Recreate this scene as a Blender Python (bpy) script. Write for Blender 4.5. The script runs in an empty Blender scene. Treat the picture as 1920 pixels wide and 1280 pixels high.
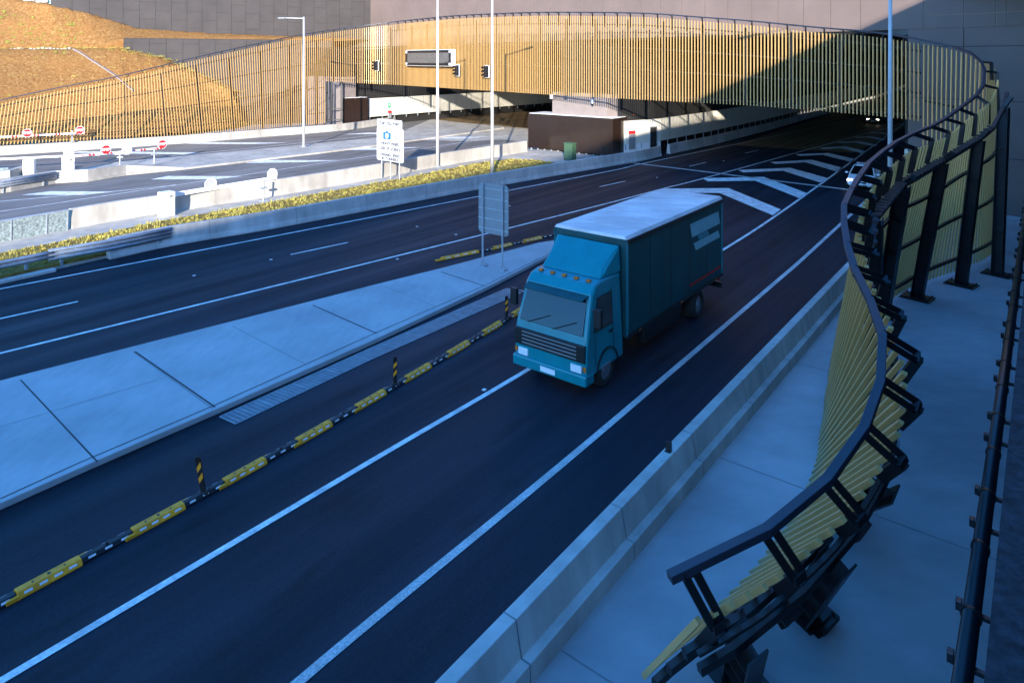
import bpy, bmesh, math, random
from mathutils import Vector, Matrix
random.seed(7)
R = math.radians
sc = bpy.context.scene
COL = sc.collection
V = Vector
F, CX, HY, H = 1280.0, 960.0, 110.0, 9.0


def G(x, y, z=0.0):
    """point of the site at height z, surveyed from the photograph (level camera 9 m above the road)"""
    Y = F * (H - z) / (y - HY)
    return Vector(((x - CX) * Y / F, Y, z))


D = Vector((0.617, 0.787, 0.0))      # road direction
N = Vector((0.787, -0.617, 0.0))     # to the right of it
UP = Vector((0, 0, 1))


def RS(r, s, z=0.0):
    return N * r + D * s + UP * z


# ------------------------------------------------------------------ materials
def newmat(name):
    m = bpy.data.materials.new(name)
    m.use_nodes = True
    nt = m.node_tree
    b = nt.nodes['Principled BSDF']
    return m, nt, b


def rgba(c):
    return (c[0], c[1], c[2], 1.0)


def mat(name, col, rough=0.6, metal=0.0, var=0.25, scale=6.0, bump=0.0, bscale=60.0, spec=0.5, detail=6.0,
        stretch=None, rot=0.0, var2=0.0, scale2=0.4):
    m, nt, b = newmat(name)
    L = nt.links
    tc = nt.nodes.new('ShaderNodeTexCoord')
    mp = nt.nodes.new('ShaderNodeMapping')
    L.new(tc.outputs['Object'], mp.inputs['Vector'])
    if stretch:
        mp.inputs['Scale'].default_value = stretch
        mp.inputs['Rotation'].default_value = (0, 0, rot)
    n = nt.nodes.new('ShaderNodeTexNoise')
    n.inputs['Scale'].default_value = scale
    n.inputs['Detail'].default_value = detail
    n.inputs['Roughness'].default_value = 0.6
    L.new(mp.outputs['Vector'], n.inputs['Vector'])
    mr = nt.nodes.new('ShaderNodeMapRange')
    mr.inputs['From Min'].default_value = 0.3
    mr.inputs['From Max'].default_value = 0.7
    mr.inputs['To Min'].default_value = 1 - var
    mr.inputs['To Max'].default_value = 1 + var
    L.new(n.outputs['Fac'], mr.inputs['Value'])
    fac = mr.outputs['Result']
    if var2:
        n2 = nt.nodes.new('ShaderNodeTexNoise')
        n2.inputs['Scale'].default_value = scale2
        n2.inputs['Detail'].default_value = 3
        L.new(tc.outputs['Object'], n2.inputs['Vector'])
        mr2 = nt.nodes.new('ShaderNodeMapRange')
        mr2.inputs['From Min'].default_value = 0.35
        mr2.inputs['From Max'].default_value = 0.65
        mr2.inputs['To Min'].default_value = 1 - var2
        mr2.inputs['To Max'].default_value = 1 + var2
        L.new(n2.outputs['Fac'], mr2.inputs['Value'])
        mu = nt.nodes.new('ShaderNodeMath')
        mu.operation = 'MULTIPLY'
        L.new(fac, mu.inputs[0])
        L.new(mr2.outputs['Result'], mu.inputs[1])
        fac = mu.outputs[0]
    hs = nt.nodes.new('ShaderNodeHueSaturation')
    hs.inputs['Color'].default_value = rgba(col)
    L.new(fac, hs.inputs['Value'])
    L.new(hs.outputs['Color'], b.inputs['Base Color'])
    b.inputs['Roughness'].default_value = rough
    b.inputs['Metallic'].default_value = metal
    b.inputs['Specular IOR Level'].default_value = spec
    if bump:
        n3 = nt.nodes.new('ShaderNodeTexNoise')
        n3.inputs['Scale'].default_value = bscale
        n3.inputs['Detail'].default_value = 4
        L.new(tc.outputs['Object'], n3.inputs['Vector'])
        bp = nt.nodes.new('ShaderNodeBump')
        bp.inputs['Strength'].default_value = bump
        bp.inputs['Distance'].default_value = 0.02
        L.new(n3.outputs['Fac'], bp.inputs['Height'])
        L.new(bp.outputs['Normal'], b.inputs['Normal'])
    return m


ROT = math.atan2(D.y, D.x)
M = {}


def road_mat(name, col, rough, streak, speck, spec):
    m, nt, b = newmat(name)
    L = nt.links
    tc = nt.nodes.new('ShaderNodeTexCoord')
    mp = nt.nodes.new('ShaderNodeMapping')
    mp.inputs['Rotation'].default_value = (0, 0, -ROT)
    L.new(tc.outputs['Object'], mp.inputs['Vector'])

    def noise(scale, detail, stretch=None):
        n = nt.nodes.new('ShaderNodeTexNoise')
        n.inputs['Scale'].default_value = scale
        n.inputs['Detail'].default_value = detail
        if stretch:
            k = nt.nodes.new('ShaderNodeMapping')
            k.inputs['Scale'].default_value = stretch
            L.new(mp.outputs['Vector'], k.inputs['Vector'])
            L.new(k.outputs['Vector'], n.inputs['Vector'])
        else:
            L.new(mp.outputs['Vector'], n.inputs['Vector'])
        return n.outputs['Fac']

    def rng(sock, lo, hi, a=0.3, c=0.7):
        r = nt.nodes.new('ShaderNodeMapRange')
        r.inputs['From Min'].default_value = a
        r.inputs['From Max'].default_value = c
        r.inputs['To Min'].default_value = lo
        r.inputs['To Max'].default_value = hi
        L.new(sock, r.inputs['Value'])
        return r.outputs['Result']

    def mul(a, c):
        k = nt.nodes.new('ShaderNodeMath')
        k.operation = 'MULTIPLY'
        L.new(a, k.inputs[0])
        L.new(c, k.inputs[1])
        return k.outputs[0]
    f = mul(rng(noise(0.9, 5, (0.03, 1.0, 1)), 1 - streak, 1 + streak), rng(noise(70, 3), 1 - speck, 1 + speck))
    f = mul(f, rng(noise(0.25, 5, (0.4, 1, 1)), 0.82, 1.2, 0.35, 0.65))
    f = mul(f, rng(noise(16, 4), 0.78, 1.22))
    f = mul(f, rng(noise(1.3, 8, (0.3, 1, 1)), 0.55, 1.0, 0.30, 0.42))
    h = nt.nodes.new('ShaderNodeHueSaturation')
    h.inputs['Color'].default_value = rgba(col)
    L.new(f, h.inputs['Value'])
    L.new(h.outputs['Color'], b.inputs['Base Color'])
    L.new(rng(noise(0.9, 5, (0.03, 1.0, 1)), rough + 0.1, rough - 0.12), b.inputs['Roughness'])
    b.inputs['Specular IOR Level'].default_value = spec
    bp = nt.nodes.new('ShaderNodeBump')
    bp.inputs['Strength'].default_value = 0.5
    bp.inputs['Distance'].default_value = 0.012
    L.new(noise(110, 3), bp.inputs['Height'])
    L.new(bp.outputs['Normal'], b.inputs['Normal'])
    return m


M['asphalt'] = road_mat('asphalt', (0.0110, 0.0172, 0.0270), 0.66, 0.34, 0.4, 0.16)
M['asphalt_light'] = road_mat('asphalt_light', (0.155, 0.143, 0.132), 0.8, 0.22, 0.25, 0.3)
M['paint'] = mat('road_paint', (0.66, 0.66, 0.64), 0.6, 0, 0.24, 14, 0.3, 120, 0.3, 12, None, 0, 0.22, 2.2)
M['paint_worn'] = mat('road_paint_worn', (0.50, 0.50, 0.49), 0.65, 0, 0.42, 30, 0.4, 100, 0.3, 10, None, 0, 0.15, 1.2)
M['concrete'] = mat('concrete', (0.45, 0.43, 0.40), 0.8, 0, 0.16, 2.5, 0.3, 35, 0.3, 10, (1, 1, 0.35), 0, 0.16, 0.5)
M['concrete_warm'] = mat('concrete_warm', (0.37, 0.345, 0.305), 0.8, 0, 0.15, 1.6, 0.3, 35, 0.3, 10, (1, 1, 0.4), 0, 0.15, 0.4)
M['concrete_slab'] = mat('concrete_slab', (0.39, 0.39, 0.385), 0.78, 0, 0.07, 2.2, 0.25, 50, 0.3, 10, (2.2, 0.7, 1), -ROT - 0.1, 0.12, 0.35)
M['platform'] = mat('platform_concrete', (0.37, 0.355, 0.355), 0.7, 0, 0.10, 1.3, 0.25, 40, 0.35, 10, (0.8, 1.4, 1), -ROT + 0.5, 0.20, 0.22)
M['joint'] = mat('joint_sealant', (0.035, 0.035, 0.035), 0.8)
M['joint_faint'] = mat('joint_faint', (0.20, 0.20, 0.20), 0.8)
M['slat'] = mat('gold_slat', (0.63, 0.385, 0.145), 0.38, 0.35, 0.06, 1.5, 0, 1, 0.5)
M['black_steel'] = mat('black_steel', (0.007, 0.007, 0.009), 0.45, 0.0, 0.15, 5, 0, 1, 0.5)
M['rail_steel'] = mat('rail_steel', (0.016, 0.020, 0.034), 0.5, 0.0, 0.12, 4, 0, 1, 0.6)
M['brown_steel'] = mat('brown_steel', (0.045, 0.026, 0.028), 0.45, 0, 0.15, 5, 0, 1, 0.5)
M['disc_grey'] = mat('disc_grey', (0.40, 0.40, 0.39), 0.5, 0, 0.05, 2)
M['galv'] = mat('galvanised', (0.34, 0.37, 0.40), 0.5, 0.3, 0.22, 3, 0, 1, 0.5, 6)
M['galv_old'] = mat('galvanised_mottled', (0.27, 0.33, 0.33), 0.55, 0.3, 0.65, 9, 0, 1, 0.5, 8)
M['pole'] = mat('pole_grey', (0.46, 0.46, 0.46), 0.5, 0.0, 0.06, 2)
M['white'] = mat('white_paint', (0.78, 0.78, 0.77), 0.45, 0, 0.04, 3)
M['sign_white'] = mat('sign_white', (0.50, 0.50, 0.51), 0.4, 0, 0.02, 1)
M['sign_text'] = mat('sign_text', (0.05, 0.05, 0.058), 0.5, 0, 0.05, 1)
M['sign_blue'] = mat('sign_blue', (0.005, 0.11, 0.42), 0.4, 0, 0.02, 1)
M['red'] = mat('stop_red', (0.62, 0.015, 0.02), 0.4, 0, 0.03, 1)
M['sign_back'] = mat('sign_back', (0.24, 0.25, 0.26), 0.5, 0.1, 0.06, 2)
M['yellow'] = mat('yellow_rubber', (0.86, 0.31, 0.012), 0.6, 0, 0.16, 6, 0, 1, 0.4, 6, None, 0, 0.15, 2.0)
M['black_rubber'] = mat('black_rubber', (0.006, 0.006, 0.008), 0.55, 0, 0.2, 8)
M['reflector'] = mat('reflector', (0.75, 0.75, 0.75), 0.25, 0, 0.03, 3)
M['brown_panel'] = mat('brown_panel', (0.020, 0.011, 0.008), 0.2, 0, 0.06, 0.6, 0, 1, 0.5)
M['cream'] = mat('cream_panel', (0.70, 0.66, 0.56), 0.42, 0, 0.04, 0.8)
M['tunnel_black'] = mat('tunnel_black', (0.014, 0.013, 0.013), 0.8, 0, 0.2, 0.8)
M['pier'] = mat('pier_brown', (0.20, 0.165, 0.155), 0.75, 0, 0.10, 1.5, 0.2, 20)
M['screen'] = mat('screen_grey', (0.10, 0.095, 0.09), 0.35, 0, 0.35, 5, 0, 1, 0.4, 8)
M['green'] = mat('green_cabinet', (0.045, 0.095, 0.05), 0.5, 0, 0.1, 3)
M['orange_red'] = mat('hose_red', (0.62, 0.13, 0.06), 0.5)
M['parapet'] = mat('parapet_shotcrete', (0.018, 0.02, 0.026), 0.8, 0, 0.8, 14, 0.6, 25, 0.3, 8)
M['pipe'] = mat('pipe_black', (0.008, 0.008, 0.012), 0.3, 0, 0.1, 4, 0, 1, 0.6)
M['glass_dark'] = mat('glass_dark', (0.004, 0.006, 0.007), 0.04, 0, 0.02, 1, 0, 1, 0.8)
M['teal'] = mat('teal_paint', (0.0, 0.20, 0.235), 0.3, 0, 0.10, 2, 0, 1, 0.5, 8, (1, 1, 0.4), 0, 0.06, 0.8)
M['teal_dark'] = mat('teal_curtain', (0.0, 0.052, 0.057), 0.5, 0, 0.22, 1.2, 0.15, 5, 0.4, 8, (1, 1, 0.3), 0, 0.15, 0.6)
M['teal_pale'] = mat('teal_pale', (0.20, 0.42, 0.45), 0.4, 0, 0.10, 2)
M['truck_roof'] = mat('truck_roof', (0.72, 0.63, 0.61), 0.5, 0, 0.14, 1.6, 0.1, 6, 0.4, 8, (0.3, 2, 1), -ROT, 0.14, 0.7)
M['tyre'] = mat('tyre', (0.012, 0.012, 0.012), 0.8)
M['steel_rim'] = mat('steel_rim', (0.40, 0.41, 0.43), 0.35, 0.7, 0.1, 4)
M['car_white'] = mat('car_white', (0.72, 0.74, 0.77), 0.22, 0, 0.02, 1)
M['car_dark'] = mat('car_dark', (0.06, 0.06, 0.065), 0.25, 0, 0.02, 1)
M['lamp_red'] = mat('lamp_red', (0.5, 0.02, 0.015), 0.25)
M['amber'] = mat('amber_lens', (0.55, 0.16, 0.02), 0.25)
M['rock'] = mat('pale_rock', (0.42, 0.38, 0.33), 0.85, 0, 0.3, 2, 0.5, 10)
M['grass_tip'] = mat('dry_grass', (0.36, 0.31, 0.065), 0.7, 0, 0.45, 1.1)
M['grass_bank'] = mat('bank_weed', (0.38, 0.33, 0.045), 0.7, 0, 0.45, 0.6)
M['leaf'] = mat('leaf_dry', (0.10, 0.085, 0.03), 0.7, 0, 0.4, 3)
M['building'] = mat('building_dark', (0.09, 0.085, 0.085), 0.8, 0, 0.1, 1)
M['leaf_green'] = mat('leaf_green', (0.20, 0.42, 0.03), 0.6, 0, 0.2, 3)


def emit(name, col, st):
    m, nt, b = newmat(name)
    b.inputs['Base Color'].default_value = rgba(col)
    b.inputs['Emission Color'].default_value = rgba(col)
    b.inputs['Emission Strength'].default_value = st
    return m


M['headlamp'] = emit('headlamp', (1.0, 0.93, 0.80), 1.2)
M['green_lit'] = mat('exit_green', (0.02, 0.30, 0.17), 0.4)


def bank_mat(name, cols, patch):
    m, nt, b = newmat(name)
    L = nt.links
    tc = nt.nodes.new('ShaderNodeTexCoord')
    n = nt.nodes.new('ShaderNodeTexNoise')
    n.inputs['Scale'].default_value = 3.2
    n.inputs['Detail'].default_value = 10
    n.inputs['Roughness'].default_value = 0.75
    L.new(tc.outputs['Object'], n.inputs['Vector'])
    r = nt.nodes.new('ShaderNodeValToRGB')
    e = r.color_ramp.elements
    e[0].position = 0.30
    e[0].color = cols[0]
    e[1].position = 0.72
    e[1].color = cols[3]
    k = e.new(0.45)
    k.color = cols[1]
    k = e.new(0.58)
    k.color = cols[2]
    L.new(n.outputs['Fac'], r.inputs['Fac'])
    n2 = nt.nodes.new('ShaderNodeTexNoise')
    n2.inputs['Scale'].default_value = 0.22
    n2.inputs['Detail'].default_value = 4
    L.new(tc.outputs['Object'], n2.inputs['Vector'])
    r2 = nt.nodes.new('ShaderNodeValToRGB')
    r2.color_ramp.elements[0].position = 0.40
    r2.color_ramp.elements[1].position = 0.62
    L.new(n2.outputs['Fac'], r2.inputs['Fac'])
    mx = nt.nodes.new('ShaderNodeMixRGB')
    mx.blend_type = 'MIX'
    mx.inputs['Color2'].default_value = patch
    mul = nt.nodes.new('ShaderNodeMath')
    mul.operation = 'MULTIPLY'
    mul.inputs[1].default_value = 0.4
    L.new(r2.outputs['Color'], mul.inputs[0])
    L.new(mul.outputs[0], mx.inputs['Fac'])
    L.new(r.outputs['Color'], mx.inputs['Color1'])
    L.new(mx.outputs['Color'], b.inputs['Base Color'])
    b.inputs['Roughness'].default_value = 0.95
    b.inputs['Specular IOR Level'].default_value = 0.1
    n3 = nt.nodes.new('ShaderNodeTexNoise')
    n3.inputs['Scale'].default_value = 5
    n3.inputs['Detail'].default_value = 8
    n3.inputs['Roughness'].default_value = 0.8
    L.new(tc.outputs['Object'], n3.inputs['Vector'])
    bp = nt.nodes.new('ShaderNodeBump')
    bp.inputs['Strength'].default_value = 1.0
    bp.inputs['Distance'].default_value = 0.35
    L.new(n3.outputs['Fac'], bp.inputs['Height'])
    L.new(bp.outputs['Normal'], b.inputs['Normal'])
    return m


M['mulch'] = bank_mat('orange_mulch', [(0.15, 0.06, 0.02, 1), (0.30, 0.14, 0.045, 1), (0.41, 0.225, 0.08, 1), (0.60, 0.41, 0.21, 1)], (0.40, 0.19, 0.06, 1))
M['straw'] = bank_mat('straw_verge', [(0.16, 0.085, 0.03, 1), (0.33, 0.20, 0.06, 1), (0.43, 0.30, 0.09, 1), (0.60, 0.44, 0.20, 1)], (0.34, 0.28, 0.05, 1))


# ------------------------------------------------------------------ mesh helpers
class MB:
    def __init__(s):
        s.v = []
        s.f = []
        s.mi = []
        s.cur = 0

    def add(s, vs, fs):
        o = len(s.v)
        s.v += [tuple(v) for v in vs]
        for f in fs:
            s.f.append(tuple(i + o for i in f))
            s.mi.append(s.cur)

    def quad(s, a, b, c, d):
        s.add([a, b, c, d], [(0, 1, 2, 3)])

    def poly(s, pts):
        s.add(pts, [tuple(range(len(pts)))])

    def hexa(s, p):
        """8 points: bottom 4 (ccw), top 4"""
        s.add(p, [(3, 2, 1, 0), (4, 5, 6, 7), (0, 1, 5, 4), (1, 2, 6, 5), (2, 3, 7, 6), (3, 0, 4, 7)])

    def obox(s, c, ax, ay, az, hx, hy, hz):
        c = Vector(c)
        X, Y, Z = Vector(ax) * hx, Vector(ay) * hy, Vector(az) * hz
        s.hexa([c - X - Y - Z, c + X - Y - Z, c + X + Y - Z, c - X + Y - Z,
                c - X - Y + Z, c + X - Y + Z, c + X + Y + Z, c - X + Y + Z])

    def bar(s, a, b, w, h, up=UP):
        """rectangular bar from a to b, w across, h along up"""
        a, b = Vector(a), Vector(b)
        t = (b - a)
        L = t.length
        if L < 1e-6:
            return
        t /= L
        u = Vector(up)
        u = u - t * u.dot(t)
        if u.length < 1e-4:
            u = Vector((1, 0, 0)) - t * t.x
        u.normalize()
        sd = t.cross(u)
        s.obox((a + b) / 2, t, sd, u, L / 2, w / 2, h / 2)

    def prism(s, pts, z0, z1):
        n = len(pts)
        a = sum(pts[i][0] * pts[(i + 1) % n][1] - pts[(i + 1) % n][0] * pts[i][1] for i in range(n))
        if a < 0:
            pts = pts[::-1]
        v = [(p[0], p[1], z0) for p in pts] + [(p[0], p[1], z1) for p in pts]
        f = [tuple(range(n - 1, -1, -1)), tuple(range(n, 2 * n))]
        for i in range(n):
            j = (i + 1) % n
            f.append((i, j, n + j, n + i))
        s.add(v, f)

    def tube(s, a, b, r0, r1=None, n=12, caps=True):
        a, b = Vector(a), Vector(b)
        r1 = r0 if r1 is None else r1
        t = (b - a).normalized()
        u = t.orthogonal().normalized()
        w = t.cross(u)
        v = []
        for p, r in ((a, r0), (b, r1)):
            for i in range(n):
                q = 2 * math.pi * i / n
                v.append(p + u * math.cos(q) * r + w * math.sin(q) * r)
        f = [(i, (i + 1) % n, n + (i + 1) % n, n + i) for i in range(n)]
        if caps:
            f += [tuple(range(n - 1, -1, -1)), tuple(range(n, 2 * n))]
        s.add(v, f)

    def path(s, pts, r, n=8):
        for a, b in zip(pts[:-1], pts[1:]):
            s.tube(a, b, r, r, n)

    def sweep(s, pts, prof, closed=True, up=UP):
        """sweep a profile [(side, height)] along pts; side is to the right of travel"""
        pts = [Vector(p) for p in pts]
        rings = []
        for i, p in enumerate(pts):
            a = pts[max(i - 1, 0)]
            b = pts[min(i + 1, len(pts) - 1)]
            t = (b - a)
            t.normalize()
            sd = t.cross(UP)
            sd.normalize()
            rings.append([p + sd * q[0] + UP * q[1] for q in prof])
        n = len(prof)
        v = [q for r in rings for q in r]
        f = []
        for i in range(len(rings) - 1):
            for j in range(n if closed else n - 1):
                k = (j + 1) % n
                f.append((i * n + j, i * n + k, (i + 1) * n + k, (i + 1) * n + j))
        if closed:
            f.append(tuple(range(n - 1, -1, -1)))
            f.append(tuple((len(rings) - 1) * n + j for j in range(n)))
        s.add(v, f)

    def build(s, name, m, parent=None, bevel=0.0, smooth=False, loc=None):
        me = bpy.data.meshes.new(name)
        vs = s.v
        if loc is not None:
            vs = [(v[0] - loc[0], v[1] - loc[1], v[2] - loc[2]) for v in vs]
        me.from_pydata(vs, [], s.f)
        bm = bmesh.new()
        bm.from_mesh(me)
        bmesh.ops.recalc_face_normals(bm, faces=bm.faces)
        bm.to_mesh(me)
        bm.free()
        ms = m if isinstance(m, (list, tuple)) else [m]
        for q in ms:
            me.materials.append(q)
        if len(ms) > 1:
            me.polygons.foreach_set('material_index', s.mi)
        if smooth:
            for p in me.polygons:
                p.use_smooth = True
        o = bpy.data.objects.new(name, me)
        COL.objects.link(o)
        if loc is not None:
            o.location = loc
        if parent is not None:
            o.parent = parent
            if loc is None:
                o.matrix_parent_inverse = parent.matrix_basis.inverted()
        if bevel:
            md = o.modifiers.new('bevel', 'BEVEL')
            md.width = bevel
            md.segments = 2
            md.limit_method = 'ANGLE'
            md.angle_limit = R(40)
        return o


def tag(o, label=None, cat=None, group=None, kind=None):
    if label:
        o['label'] = label
    if cat:
        o['category'] = cat
    if group:
        o['group'] = group
    if kind:
        o['kind'] = kind
    return o


def empty(name, loc, label, cat, group=None, rz=0.0):
    o = bpy.data.objects.new(name, None)
    COL.objects.link(o)
    o.location = loc
    o.rotation_euler = (0, 0, rz)
    return tag(o, label, cat, group)


def copy_tree(o, parent=None):
    c = o.copy()
    COL.objects.link(c)
    if parent is not None:
        c.parent = parent
    for ch in list(o.children):
        copy_tree(ch, c)
    return c


def text_mesh(txt, size):
    cu = bpy.data.curves.new('lettering', 'FONT')
    cu.body = txt
    cu.size = size
    cu.align_x = 'CENTER'
    cu.align_y = 'CENTER'
    cu.extrude = 0.004
    cu.offset = 0.012
    cu.resolution_u = 3
    o = bpy.data.objects.new('lettering', cu)
    COL.objects.link(o)
    bpy.context.view_layer.update()
    dg = bpy.context.evaluated_depsgraph_get()
    me = bpy.data.meshes.new_from_object(o.evaluated_get(dg))
    bpy.data.objects.remove(o)
    return me


def put_text(txt, size, m, parent, pos, right, up, name='lettering', width=None):
    me = text_mesh(txt, size)
    me.materials.clear()
    me.materials.append(m)
    if width:
        xs = [v.co.x for v in me.vertices]
        k = width / (max(xs) - min(xs))
        for v in me.vertices:
            v.co.x *= k
    o = bpy.data.objects.new(name, me)
    COL.objects.link(o)
    right, up = Vector(right).normalized(), Vector(up).normalized()
    nn = right.cross(up)
    mt = Matrix((right, up, nn)).transposed().to_4x4()
    mt.translation = Vector(pos)
    if parent is not None:
        o.parent = parent
        o.matrix_parent_inverse = parent.matrix_basis.inverted()
    o.matrix_basis = mt
    return o


def cr(P, n):
    P = [Vector(p) for p in P]
    Q = [P[0] * 2 - P[1]] + P + [P[-1] * 2 - P[-2]]
    out = []
    for i in range(1, len(Q) - 2):
        a, b, c, d = Q[i - 1:i + 3]
        for k in range(n):
            t = k / n
            out.append((b * 2 + (c - a) * t + (a * 2 - b * 5 + c * 4 - d) * t * t + (b * 3 - a - c * 3 + d) * t ** 3) * 0.5)
    out.append(P[-1])
    return out


def offs(pts, d):
    """offset a ground polyline sideways (right of travel positive)"""
    out = []
    for i, p in enumerate(pts):
        a, b = pts[max(i - 1, 0)], pts[min(i + 1, len(pts) - 1)]
        t = Vector((b[0] - a[0], b[1] - a[1], 0)).normalized()
        sd = t.cross(UP)
        out.append(Vector(p) + sd * d)
    return out


def ext(pts, a=0.0, b=0.0):
    pts = [Vector(p) for p in pts]
    if a:
        pts = [pts[0] - (pts[1] - pts[0]).normalized() * a] + pts
    if b:
        pts = pts + [pts[-1] + (pts[-1] - pts[-2]).normalized() * b]
    return pts


# ------------------------------------------------------------------ ground and roads
m = MB()
m.quad((-400, -300, -0.05), (400, -300, -0.05), (400, 500, -0.05), (-400, 500, -0.05))
tag(m.build('ground', M['concrete_warm']), kind='structure')

Bline = ext(cr([G(0, 1277.5), G(700, 862), G(1020, 675), G(1331, 484), G(1450, 408), G(1575, 319), G(1699, 229)], 6), 14, 60)
Aline = ext(cr([G(558, 1280), G(700, 1161), G(1114, 820), G(1450, 533), G(1511, 480), G(1609, 390), G(1655, 348)], 6), 14, 90)
Cline = ext(cr([G(0, 662.6), G(700, 491), G(958, 427), G(1149, 379), G(1243, 354), G(1344, 328), G(1575, 264), G(1700, 230)], 6), 14, 60)
Dline = ext(cr([G(0, 542), G(700, 407), G(956, 357), G(1149, 320), G(1207, 306.5), G(1340, 279), G(1440, 258)], 6), 25, 80)

B1foot = ext(cr([G(207, 487), G(330, 460), G(503, 431), G(700, 393.5), G(896, 356), G(1047, 329), G(1200, 302.5), G(1241, 293)], 4), 60, 0)
B1far = ext([G(1257, 289), G(1340, 271), G(1440, 245), G(1560, 210)], 0, 60)
B2foot = cr([G(136, 434), G(230, 416), G(344, 398), G(484, 376), G(560, 364), G(718, 336), G(819, 316), G(990, 287)], 4)
B2back = [G(133, 404, 1.15), G(990, 265, 1.15)]
B3foot = ext(cr([G(0, 292), G(336, 270), G(497, 257), G(600, 249), G(665, 242.6), G(740, 231), G(808, 221), G(1036, 203.5)], 4), 40, 60)

road = MB()
near = offs(Aline, 4.0)
road.poly([Vector((p.x, p.y, 0)) for p in near] + [Vector((p.x, p.y, 0)) for p in reversed(offs(Dline, -6.0))])
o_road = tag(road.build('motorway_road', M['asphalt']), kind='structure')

ex = MB()
lo = ext(offs(B2foot, -0.5), 60, 0) + [G(1000, 262), G(1034, 248)]
hi = ext(B3foot, 0, 0)
ex.poly([Vector((p.x, p.y, 0.004)) for p in lo + [G(1500, 175)]] + [Vector((p.x, p.y, 0.004)) for p in reversed(hi)])
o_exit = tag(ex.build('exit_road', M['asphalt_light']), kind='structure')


def line(parent, pts, w, name='lane_line', m_='paint', z=0.010):
    b = MB()
    l, r = offs(pts, -w / 2), offs(pts, w / 2)
    for i in range(len(pts) - 1):
        b.quad(*[Vector((p.x, p.y, z)) for p in (l[i], r[i], r[i + 1], l[i + 1])])
    return b.build(name, M[m_], parent)


def qd(parent, pts, name='hatch_bar', m_='paint', z=0.010):
    b = MB()
    b.poly([Vector((p.x, p.y, z)) for p in pts])
    return b.build(name, M[m_], parent)


M['tunnel_glow_floor'] = road_mat('tunnel_glow_floor', (0.15, 0.095, 0.042), 0.6, 0.22, 0.25, 0.3)  # brown colour stands in for warm light on the tunnel floors
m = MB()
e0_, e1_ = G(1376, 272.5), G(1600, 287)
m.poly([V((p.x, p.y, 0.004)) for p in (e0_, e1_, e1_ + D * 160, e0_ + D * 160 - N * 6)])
tag(m.build('tunnel_glow_floor', M['tunnel_glow_floor']), kind='structure')
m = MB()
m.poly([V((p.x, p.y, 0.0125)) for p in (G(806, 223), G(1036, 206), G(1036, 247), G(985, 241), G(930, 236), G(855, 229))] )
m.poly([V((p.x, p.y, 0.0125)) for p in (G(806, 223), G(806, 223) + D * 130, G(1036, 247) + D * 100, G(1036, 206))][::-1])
tag(m.build('tunnel_glow_floor', M['tunnel_glow_floor']), kind='structure')  # left tunnel floor, with the same painted warm glow
line(o_road, Aline, 0.17, 'lane_line', 'paint_worn')
line(o_road, Bline, 0.15)
line(o_road, Cline, 0.15)
line(o_road, Dline, 0.14)
for a, b in (((-60, 611), (146, 565.5)), ((545, 477.5), (652, 455)), ((930, 391), (958, 386)), ((1124, 350.5), (1172, 340)),
             ((1293, 312), (1324, 304.7)), ((1397, 287.6), (1423, 281.5))):
    line(o_road, [G(*a), G(*b)], 0.12, 'lane_dash')
for L_, at, rt, rb, ab in (
        ((1245, 354), (1366, 353), (1464, 393), (1449, 404), (1349, 362)),
        ((1317, 334.5), (1432, 332), (1513, 362.5), (1498, 371.5), (1416, 339)),
        ((1384, 319), (1482, 315), (1552, 334.5), (1538, 342.5), (1468, 320.5)),
        ((1444, 304), (1522, 300), (1583, 315.5), (1571, 322.5), (1510, 304.5)),
        ((1491, 289.5), (1553, 287), (1606, 299.5), (1597, 304.5), (1543, 290.8)),
        ((1535, 277.5), (1584, 274.5), (1626, 284), (1618, 288), (1576, 278)),
        ((1567, 266.5), (1611, 264.8), (1646, 272), (1639, 275.5), (1604, 267.5)),
        ((1598, 257), (1633, 255.7), (1661, 261.3), (1655, 264), (1627, 258)),
        ((1624, 249), (1651, 248), (1673, 252.3), (1668, 254.3), (1646, 249.8))):
    lft = Vector(L_)
    # the left arm is thin, the right arm broad, as painted
    l2 = (L_[0] + 10, L_[1] + (ab[1] - at[1]) * 0.85)
    qd(o_road, [G(*L_), G(*at), G(*rt), G(*rb), G(*ab), G(*l2)], 'chevron')
line(o_road, [G(1188, 306), G(1340, 324.5), G(1460, 340), G(1600, 357)], 0.42, 'drain_channel', 'concrete', 0.014)

V3 = lambda p: G(p[0], p[1]) + UP * 0.009
# toll road markings
for pts in ([(-80, 408.5), (0, 397), (640, 301), (800, 278), (1000, 247)],
            [(-80, 384), (0, 378), (250, 356), (330, 347)],
            [(275, 298), (330, 292), (560, 269), (640, 261), (760, 247)]):
    line(o_exit, [G(*p) for p in pts], 0.13, 'lane_line', 'paint', 0.014)
for a, b in (((91, 405), (196, 387.5)), ((545, 338), (572, 334)), ((886, 276), (925, 271)), ((960, 265), (990, 260))):
    line(o_exit, [G(*a), G(*b)], 0.11, 'lane_dash', 'paint', 0.014)
for q in (((40, 366), (95, 359), (215, 360), (158, 366)), ((282, 337), (315, 330.5), (455, 331), (405, 336.5)),
          ((458, 306.5), (500, 300.5), (640, 301), (570, 304.5)), ((640, 282), (690, 277), (790, 276.5), (730, 281)),
          ((346, 270.2), (382, 267), (540, 268), (470, 271)), ((130, 287), (150, 284), (372, 286.5), (345, 290)),
          ((640, 252.5), (690, 249), (760, 248.5), (720, 252)), ((800, 261), (850, 257), (920, 256.5), (880, 260))):
    qd(o_exit, [G(*p) for p in q], 'hatch_bar', 'paint', 0.018)

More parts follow.
